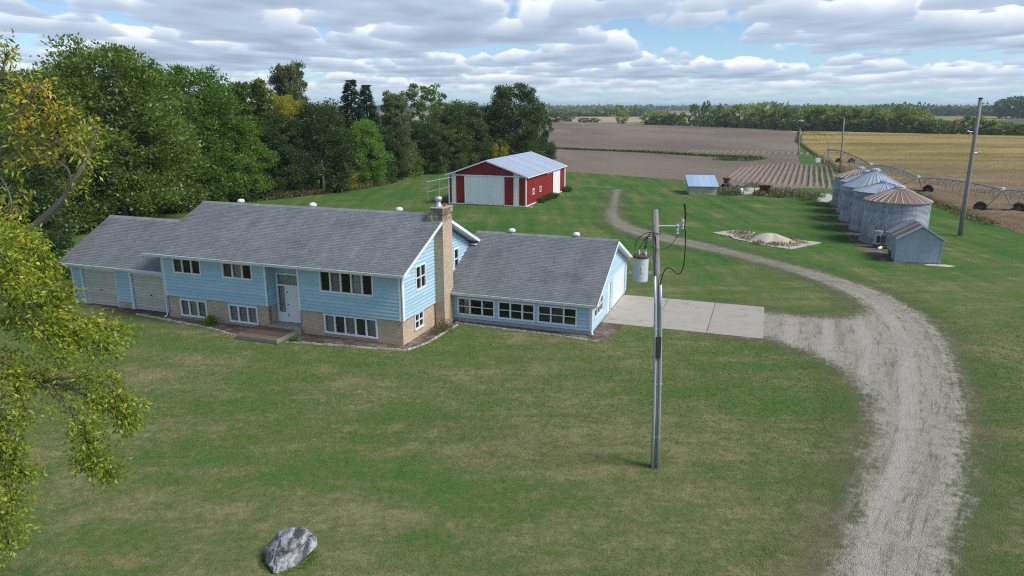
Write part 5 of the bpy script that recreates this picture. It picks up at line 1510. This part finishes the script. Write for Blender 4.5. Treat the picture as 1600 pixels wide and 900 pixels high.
# understorey shrubs along the edge of the lawn
SH = [(20, 395, 60, 'leaf_dark'), (70, 383, 66, 'leaf_spruce'), (140, 360, 60, 'leaf_dark'), (225, 345, 50, 'leaf_bright'), (285, 330, 56, 'leaf_dark'), (330, 320, 52, 'leaf_mid'), (378, 313, 52, 'leaf_mid'), (425, 309, 50, 'leaf_dark'), (462, 305, 40, 'leaf_dark'), (535, 297, 46, 'leaf_yellow'), (560, 293, 40, 'leaf_mid'), (600, 286, 40, 'leaf_dark'), (640, 275, 46, 'leaf_mid'), (672, 271, 44, 'leaf_mid'), (705, 268, 46, 'leaf_dark'), (735, 265, 44, 'leaf_mid'), (825, 257, 44, 'leaf_dark'), (852, 250, 36, 'leaf_dark')]
wh = ['at the far left edge of the photo', 'behind the drooping near branch', 'left of the garage', 'behind the garage ridge, bright', 'behind the left roof gable', 'left of the first roof vent', 'just left behind the first roof vent', 'right behind the first roof vent', 'beside the pale bare stems', 'yellowish, right of the second roof vent', 'under the bright leafy tree', 'under the willow-like tree', 'at the lawn bay left of the antenna', 'behind the antenna', 'left of the barn corner', 'behind the barn gable', 'behind the barn roof ridge', 'at the right end of the windbreak']
for (bx, by, wp, mat), ww in zip(SH, wh):
    P = at(bx, by); dep = P.y * _cp + 4; r = wp / FPX * dep / 2
    tree('bushy', P, r * rnd.uniform(1.3, 1.8), r, mat, 'leafy undergrowth shrub ' + ww, 'shrubs under the windbreak', 'shrub', 'shrub')
# pale bare stems at the lawn edge
for i, (bx, by, ty, lab) in enumerate(((478, 304, 245, 'pale bare tree stem at the lawn edge, left of two'), (506, 303, 250, 'pale bare tree stem at the lawn edge, right of two'), (241, 337, 270, 'straight pale trunk rising behind the garage roof'))):
    P = at(bx, by); top = ray_at(bx, ty, P.y)
    s = empty('bare_trunk', P); tag(s, lab, 'tree trunk', 'pale trunks at the lawn edge')
    MB().tube([(0, 0, -.1), (.05, 0, top.z * .5), (.0, .1, top.z)], [.24, .18, .12], 9).build('trunk', M['bark_pale'], s, smooth=True)
    MB().tube([(.03, 0, top.z * .55), (.5, .1, top.z * .75), (.8, .2, top.z * .98)], [.08, .05, .02], 6).build('branch', M['bark_pale'], s)

# ------------------------------------------------------------------ the near tree whose branches reach in from the left
def limb(mb, pts, r0, r1, n=8):
    P = smooth_poly([tuple(p) for p in pts], 2); P = [Vector(p) for p in P]
    mb.tube(P, [r0 + (r1 - r0) * i / (len(P) - 1) for i in range(len(P))], n, cap=False)
    return P

def leafy_tree(name, loc, trunk_pts, r0, limbs, leafmat, label, nleaf, size, spray, seed, start=.25, bark='bark', dens=1.0, tw=(.35, .85), group=None):
    t = empty(name, loc); tag(t, label, 'tree', group); o = Vector(loc)
    rg = random.Random(seed); ng = np.random.default_rng(seed)
    tm = MB(); limb(tm, [Vector(p) - o for p in trunk_pts], r0, r0 * .35, 12); tm.build('trunk', M[bark], t, smooth=True)
    bm_ = MB(); tips = []
    for pts, rr in limbs:
        P = limb(bm_, [p - o for p in pts], rr, rr * .18, 7)
        n = len(P)
        for i in range(int(n * start), n):
            f = i / n
            for k in range(rg.choice((2, 3, 3)) if f > .35 else 1):
                d = Vector((rg.gauss(0, 1), rg.gauss(0, 1), rg.gauss(.05, .6))).normalized()
                d = (d + (P[min(i + 1, n - 1)] - P[max(i - 1, 0)]).normalized() * .7).normalized()
                L = rg.uniform(*tw) * (1.1 - .35 * f); q = P[i] + d * L
                m = P[i].lerp(q, .5) + Vector((0, 0, rg.uniform(-.02, .08)))
                bm_.tube([P[i], m, q], [rr * .16 + .006, .008, .003], 4, cap=False)
                tips += [(q, d), (m, d), (P[i].lerp(q, .8), d)]
    bm_.build('branches', M[bark], t)
    T = np.array([tuple(a) for a, _ in tips]); Dd = np.array([tuple(a) for _, a in tips])
    idx = ng.integers(0, len(T), nleaf)
    P = T[idx] + ng.normal(size=(nleaf, 3)) * spray
    ax = unit(Dd[idx] * .6 + ng.normal(size=(nleaf, 3)) * .7 + np.array([0, 0, -.35]))
    V, F = leaf_quads(P, ax, size * ng.uniform(.5, 1.7, nleaf) * 1.45, size * ng.uniform(.4, .95, nleaf), ng)
    link('crown', np_mesh('crown', V, F, 4), M[leafmat], t)
    return t

A = lambda x, y, Y: ray_at(x, y, Y)
tb = Vector((-13.6, 14.2, 0))
near = [
 ([tb + Vector((.1, 0, 7.6)), A(-60, 425, 14.2), A(20, 445, 14.4), A(75, 485, 14.6), A(135, 505, 14.8), A(180, 518, 15)], .12),
 ([tb + Vector((.1, 0, 7.9)), A(-40, 400, 14.0), A(10, 395, 14.2), A(45, 410, 14.4), A(78, 430, 14.6)], .10),
 ([tb + Vector((.1, 0, 8.2)), A(-60, 370, 14.6), A(-25, 360, 15), A(15, 360, 15.2), A(45, 375, 15.4)], .09),
 ([tb + Vector((.1, 0, 6.9)), A(-50, 500, 13.8), A(30, 500, 13.8), A(75, 520, 13.9), A(110, 528, 14)], .10),
 ([tb + Vector((.1, 0, 6.4)), A(-60, 590, 13.4), A(40, 590, 13.4), A(95, 600, 13.6), A(150, 625, 13.8), A(200, 665, 14)], .075),
 ([A(60, 596, 13.4), A(110, 640, 13.2), A(150, 690, 13.2), A(172, 745, 13.3)], .03),
 ([A(75, 592, 13.4), A(130, 590, 13.6), A(175, 600, 13.8), A(200, 640, 14)], .03),
 ([tb + Vector((.1, 0, 5.6)), A(-80, 660, 12.8), A(-30, 660, 12.8), A(10, 690, 12.8), A(30, 740, 12.8)], .09),
 ([tb + Vector((.1, 0, 5.0)), A(-90, 760, 12.4), A(-40, 770, 12.4), A(0, 800, 12.4), A(15, 850, 12.4)], .08),
 ([A(-60, 430, 14.0), A(0, 450, 13.6), A(40, 470, 13.4), A(75, 500, 13.4)], .07),
 ([A(-60, 470, 13.8), A(-20, 540, 13.2), A(15, 580, 13.0), A(40, 640, 13.0)], .06),
 ([tb + Vector((.1, 0, 8.8)), A(-80, 330, 14.2), A(-30, 350, 13.4), A(10, 400, 13.0), A(30, 440, 12.8)], .08),
 ([A(-60, 540, 13.2), A(-30, 600, 12.8), A(0, 640, 12.6), A(20, 690, 12.6)], .06),
]
near += [
 ([A(-40, 400, 13.6), A(10, 430, 13.4), A(55, 445, 13.6), A(95, 462, 13.8)], .04), ([A(-40, 430, 13.6), A(20, 480, 13.2), A(60, 510, 13.2), A(95, 560, 13.2)], .04),
 ([A(-50, 380, 14.0), A(0, 370, 13.8), A(30, 385, 13.8), A(60, 400, 13.8)], .04), ([A(-60, 620, 12.8), A(-10, 690, 12.6), A(10, 740, 12.6), A(20, 790, 12.6)], .04),
 ([A(80, 600, 13.4), A(120, 650, 13.2), A(140, 700, 13.2), A(150, 725, 13.2)], .025), ([A(40, 480, 13.8), A(90, 500, 13.8), A(130, 525, 14), A(160, 545, 14)], .03)]
leafy_tree('near_tree', tb, [tb, tb + Vector((.1, .1, 4)), tb + Vector((.0, .1, 7.5)), tb + Vector((-.3, .2, 11.5))], .34, near, 'leaf_near', 'yellow-green leafy tree whose near branches reach in from the left edge', 20000, .062, .115, 3, tw=(.16, .50))
tb2 = Vector((-21.5, 27.5, 0))
mid = [
 ([tb2 + Vector((.2, 0, 6.2)), A(60, 350, 27.2), A(100, 312, 27), A(122, 275, 27), A(140, 238, 27.2), A(150, 205, 27.5)], .20),
 ([A(104, 308, 27), A(112, 270, 26.6), A(90, 250, 26.2), A(50, 245, 26), A(10, 250, 26)], .07),
 ([A(135, 245, 27.2), A(105, 225, 26.8), A(70, 205, 26.4), A(30, 200, 26)], .08),
 ([tb2 + Vector((0, 0, 8)), A(0, 250, 26.5), A(15, 200, 26), A(40, 160, 26), A(60, 135, 26)], .14),
 ([A(10, 220, 26.3), A(40, 200, 26), A(75, 185, 26), A(105, 175, 26)], .06),
 ([A(5, 250, 26.5), A(45, 235, 26.2), A(80, 225, 26), A(120, 215, 26)], .06),
 ([tb2 + Vector((0, 0, 8.4)), A(-30, 200, 26), A(-10, 150, 26), A(5, 110, 26), A(10, 85, 26)], .12),
 ([A(-10, 260, 26.5), A(10, 290, 26), A(20, 320, 25.8), A(15, 345, 25.6)], .05),
]
leafy_tree('turning_tree', tb2, [tb2, tb2 + Vector((.1, 0, 3)), tb2 + Vector((.1, 0, 6.5)), tb2 + Vector((-.2, 0, 12))], .36, mid, 'leaf_turning', 'yellow and orange tinged tree with a leaning trunk and bare twigs at left', 2600, .125, .17, 9, start=.35, bark='bark_pale', tw=(.3, .9))
# deep green trees beside it, nearer than the windbreak
tree('broad3', (-36.5, 43, 0), 7.6, 4.0, 'leaf_spruce', 'dark blue-green tree left of the garage under the leaning trunk', G1)
tree('bushy', (-36.0, 51, 0), 4.6, 3.2, 'leaf_dark', 'large dark bush just left of the garage wing', G1, 'bush', 'bush')
tree('broad2', (-38.5, 52, 0), 10.5, 5.0, 'leaf_dark', 'dark green tree behind the leaning trunk, left of the garage', G1)

# ------------------------------------------------------------------ far tree row beyond the fields
top_prof = [(1012, 173), (1030, 165), (1050, 173), (1070, 171), (1090, 162), (1115, 158), (1140, 162), (1165, 170), (1190, 164), (1215, 167), (1240, 170), (1270, 168), (1297, 161), (1315, 169), (1345, 168), (1362, 164), (1382, 170), (1405, 164), (1432, 166), (1446, 178)]
hedge_prof = [(1446, 186), (1480, 188), (1500, 187), (1520, 176), (1540, 188), (1570, 190), (1610, 192), (1660, 192)]
def by(x): return float(np.interp(x, [1010, 1200, 1245, 1400, 1620], [194.5, 201.5, 205, 209, 213.5]))
x = 1016; k = 0; far = []
while x < 1660:
    if x < 1446:
        ty = float(np.interp(x, *zip(*top_prof))); far.append((x, by(x), ty + rnd.uniform(-2, 8), rnd.uniform(18, 40), 8)); far.append((x + 9, by(x), ty + rnd.uniform(6, 22), rnd.uniform(14, 30), 0)); x += rnd.uniform(15, 20)
    else:
        ty = float(np.interp(x, *zip(*hedge_prof))); far.append((x, by(x), ty + rnd.uniform(-1, 3), rnd.uniform(20, 30), 0)); x += rnd.uniform(13, 17)
far.sort(key=lambda f: f[0])
cyc = ['leaf_far_mid', 'leaf_far_light', 'leaf_mid', 'leaf_far_light', 'leaf_far_mid', 'leaf_far_gold', 'leaf_far_mid', 'leaf_mid']
tone = {'leaf_far_mid': 'green', 'leaf_far_light': 'light green', 'leaf_mid': 'dark green', 'leaf_far_gold': 'yellowish'}
ordn = lambda n: '%d%s' % (n, 'th' if 10 <= n % 100 <= 20 else {1: 'st', 2: 'nd', 3: 'rd'}.get(n % 10, 'th'))
for i, (fx_, fy, ty, wp, back) in enumerate(far):
    mat = rnd.choice(cyc); hedge = fx_ > 1446
    lab = '%s %s beyond the fields, %s from the left end of the far row' % (tone[mat], 'hedge bush' if hedge else ('taller tree' if back else 'lower tree'), ordn(i + 1))
    pix_tree(rnd.choice(('far1', 'far2')), fx_, fy, ty, wp, mat, lab, 'far tree row beyond the fields', back)
for (fx_, fy, ty, wp, mat, lab) in ((972, 193, 173.5, 18, 'leaf_far_light', 'lone light green tree on the pale stubble left of the far row'), (885, 190, 176, 22, 'leaf_grey', 'greyish far bush right of the windbreak end'), (912, 191, 184.5, 20, 'leaf_dark', 'low dark bush on the far field edge, left of two'), (928, 191, 184.5, 18, 'leaf_dark', 'low dark bush on the far field edge, right of two'), (866, 191, 177, 26, 'leaf_dark', 'dark far bush just right of the windbreak')):
    pix_tree('far1', fx_, fy, ty, wp, mat, lab, 'single far trees', 0)

def far_wood(name, segs, size, n, seed, mat):
    rg = np.random.default_rng(seed); Ps = []
    for (a, b, h, dpt) in segs:
        a, b = np.array(a), np.array(b); m = int(n * np.hypot(*(b - a)) / 1000)
        t = rg.random(m); base = a + (b - a) * t[:, None]
        L = np.hypot(*(b - a)); bump = .72 + .28 * np.sin(t * L / 17 + 2 * np.sin(t * L / 41)) * np.sin(t * L / 29 + 1)
        hh = h * bump * (1 - .15 * rg.random(m)); z = hh * rg.random(m) ** .6
        Ps.append(np.column_stack([base[:, 0] + rg.normal(size=m) * dpt * .3, base[:, 1] + rg.uniform(-dpt, dpt, m), z]))
    P = np.concatenate(Ps); m = len(P)
    V, F = leaf_quads(P, unit(rg.normal(size=(m, 3)) + np.array([0, -.1, .3])), size * rg.uniform(.6, 1.4, m), size * rg.uniform(.6, 1.2, m), rg)
    o = link(name, np_mesh(name, V, F, 4), M[mat]); return o
g2 = lambda x, y: tuple(at(x, y))[:2]
tag(far_wood('distant_wood', [(g2(780, 182), g2(1010, 181.5), 14, 30), (g2(1180, 186), g2(1390, 186), 17, 25)], 5.0, 16000, 1, 'leaf_mid'), 'hazy woods on the horizon left of the far tree row', 'woodland', kind='stuff')
tag(far_wood('distant_wood', [(g2(1390, 181), g2(1700, 181), 17, 40), (g2(1560, 185), g2(1720, 185), 24, 20)], 5.0, 16000, 2, 'leaf_dark'), 'dark woods on the horizon above the right-hand fields', 'woodland', kind='stuff')
tag(far_wood('horizon_wood', [(g2(500, 173), g2(1700, 173), 17, 90)], 11.0, 3800, 3, 'leaf_dark'), 'thin blue treeline along the whole horizon', 'woodland', kind='stuff')

# ------------------------------------------------------------------ weeds, garden shrubs, grass
def weeds(name, spots, n, size, seed, mat, label, h=.6):
    rg = np.random.default_rng(seed); S = np.array([(s[0], s[1]) for s in spots]); Rr = np.array([s[2] for s in spots])
    i = rg.integers(0, len(S), n); a = rg.uniform(0, 6.283, n); q = Rr[i] * np.sqrt(rg.random(n))
    z = h * rg.random(n) ** 1.3 * (1 - .5 * (q / Rr[i]))
    P = np.column_stack([S[i, 0] + q * np.cos(a), S[i, 1] + q * np.sin(a), z])
    D = unit(rg.normal(size=(n, 3)) * .6 + np.array([0, 0, .9]))
    V, F = leaf_quads(P, D, size * rg.uniform(.7, 1.8, n), size * rg.uniform(.25, .6, n), rg)
    o = link(name, np_mesh(name, V, F, 4), M[mat]); return tag(o, label, 'weeds', kind='stuff')
def along(pts, r, step):
    out = []
    for a, b in zip(pts[:-1], pts[1:]):
        a, b = np.array(a[:2]), np.array(b[:2]); L = np.hypot(*(b - a))
        for t in np.arange(0, L, step): out.append((*(a + (b - a) * t / L), r))
    return out
yard = [(at(x_, y_).x, at(x_, y_).y, r) for x_, y_, r in ((1128, 303, 1.1), (1135, 300, 1.6), (1148, 303, 1.3), (1142, 305, 1.2), (1155, 298, 1.5), (1176, 293, 1.4), (1210, 304, 1.6), (1225, 302, 2.0), (1245, 308, 1.6), (1258, 308, 2.0), (1262, 313, 1.5), (1272, 308, 1.5), (1215, 308, 1.2), (1238, 303, 2.2), (1185, 306, .8))]
weeds('dry_weeds', yard, 1500, .30, 1, 'weed_dry', 'tall dry brown weeds among the scrap by the outbuilding', .95)
weeds('green_weeds', yard, 1600, .30, 2, 'weed_green', 'green weeds growing through the scrap by the outbuilding', .7)
weeds('field_edge_grass', along([(52.6, 77), (54.0, 84.6), (58.3, 100), (65.4, 143), (79, 186), (105, 266), (150, 378)], .7, .8), 13000, .24, 3, 'weed_green', 'rank green grass along the edge of the bean field', .30)
weeds('field_edge_weeds', along([(52.4, 77), (54.0, 84.6), (58.4, 100), (65.6, 143), (79, 186)], 1.1, .8), 8000, .24, 4, 'weed_dry', 'dry brown weeds along the edge of the bean field', .40)
weeds('slab_weeds', [(at(x_, y_).x, at(x_, y_).y, r) for x_, y_, r in ((1160, 371, 1.0), (1170, 375, .8), (1185, 381, .6), (1210, 384, .8), (1230, 384, 1.0), (1245, 381, .9), (1150, 365, .8), (1165, 366, .7), (1236, 376, .7))], 1300, .18, 5, 'weed_dry', 'dry weeds growing round the sand heap on the broken slab', .30)
weeds('strip_weeds', along([at(830, 231), at(900, 234), at(1010, 238), at(1100, 243.5), at(1190, 247)], 1.3, 2.0) + along([at(1132, 250), at(1190, 248)], 3, 2.5), 5000, .4, 6, 'weed_green', 'green weedy strip crossing the ploughed field', .25)
weeds('barn_weeds', [(*(Vector((1.821, 90.954, 0)) + Matrix.Rotation(R(-18.79), 3, 'Z') @ Vector((.5, v, 0)))[:2], .8) for v in (5, 7.5, 9.6, 10.5, 11.2, 18.5, 19.5)], 1800, .28, 7, 'weed_green', 'weeds along the right wall of the red barn', .6)
weeds('windbreak_grass', along([at(420, 312), at(480, 305), at(560, 296), at(600, 288)], .9, .8) + along([at(610, 277), at(650, 271), at(700, 268)], 1.2, .8), 6000, .4, 8, 'weed_dry', 'uncut dry grass along the foot of the windbreak', .7)

weeds('long_grass', [(-6.38 + .68 * math.cos(a), 17.66 + .62 * math.sin(a), .14) for a in np.arange(0, 6.28, .35)], 900, .05, 11, 'leaf_bright', 'untrimmed grass round the foot of the boulder', .10)

def garden_shrub(u, v, r, h, mat, label, n=420, size=.07, seed=1):
    p = hw(u, v); s = empty('garden_shrub', (*p, 0)); tag(s, label, 'shrub')
    rg = np.random.default_rng(seed); d = unit(rg.normal(size=(n, 3))); d[:, 2] = np.abs(d[:, 2]); P = d * (rg.random(n) ** .4)[:, None] * np.array([r, r, h])
    V, F = leaf_quads(P, unit(d + rg.normal(size=(n, 3)) * .5 + np.array([0, 0, .4])), size * rg.uniform(.8, 1.8, n), size * rg.uniform(.5, 1, n), rg)
    link('foliage', np_mesh('foliage', V, F, 4), M[mat], s)
    st = MB()
    for k in range(7):
        a = k * .9; st.tube([(0, 0, 0), (r * .6 * math.cos(a), r * .6 * math.sin(a), h * .7)], .012, 4)
    st.build('stems', M['bark'], s)
garden_shrub(-12.45, -.62, .42, .62, 'leaf_bright', 'round bright green shrub in the bed between the two lower windows', 700, .085, 1)
garden_shrub(-6.0, -1.45, .26, .30, 'leaf_bright', 'small bright green plant in the bed right of the deck', 260, .07, 2)
garden_shrub(.95, 3.1, .55, .75, 'weed_dry', 'dried brown shrub at the foot of the brick chimney', 420, .08, 3)
garden_shrub(.75, 2.3, .35, .35, 'weed_dry', 'low dry clump beside the basement gable window', 200, .07, 4)

def grass_blades():
    """short mown blades over the near lawn"""
    rg = np.random.default_rng(21); n = 480000
    Y = 15.5 + (46 - 15.5) * rg.random(n) ** 1.55; X = rg.uniform(-.80, .80, n) * (Y + 3)
    P = np.column_stack([X, Y])
    ok = poly_sdf(P, DRIVE[::3]) < rg.normal(size=n) * .35 - .35
    for q in ([hw(-25, -.9), hw(-9.4, -1.9), hw(-6.3, -2.2), hw(.6, -.7), hw(1.25, 1), hw(1.3, 4.4), hw(9.8, 4.1), hw(10.6, 7.6), hw(18.5, 7.6), hw(18.5, 16), hw(-26, 9)],): ok &= poly_sdf(P, q) < -.02
    ok &= rg.random(n) > np.clip((Y - 26) / 19, 0, 1) ** .8
    P = P[ok]; n = len(P)
    sc_ = np.clip(P[:, 1] / 24, .8, 1.6)
    P3 = np.column_stack([P, np.full(n, -.005)])
    D = unit(np.column_stack([rg.normal(size=n) * 1.3, rg.normal(size=n) * 1.3, np.ones(n)]))
    W = unit(np.cross(D, rg.normal(size=(n, 3)))) * (rg.uniform(.006, .013, n) * sc_)[:, None]
    L = (rg.uniform(.035, .085, n) * sc_)[:, None]
    V = np.stack([P3 - W, P3 + W, P3 + D * L], 1).reshape(-1, 3)
    o = link('grass', np_mesh('grass', V, np.arange(3 * n).reshape(-1, 3), 3), M['grass_blades']); tag(o, 'short mown grass of the front lawn', 'grass', kind='stuff')
grass_blades()

# ------------------------------------------------------------------ moist autumn air
hz = MB(); hz.box(-5190, 5190, -290, 7990, -1.2, 26.5)
hme = hz.build('haze', None); tag(hme, kind='stuff')
hm = bpy.data.materials.new('haze'); hm.use_nodes = True; hm.node_tree.nodes.clear()
hb_ = NB(hm.node_tree); ho_ = hb_.n('ShaderNodeOutputMaterial'); hv = hb_.n('ShaderNodeVolumePrincipled')
hv.inputs['Color'].default_value = (.72, .84, .96, 1); hv.inputs['Density'].default_value = .00016; hv.inputs['Anisotropy'].default_value = .2
hm.node_tree.links.new(hv.outputs[0], ho_.inputs['Volume']); hme.data.materials.append(hm)
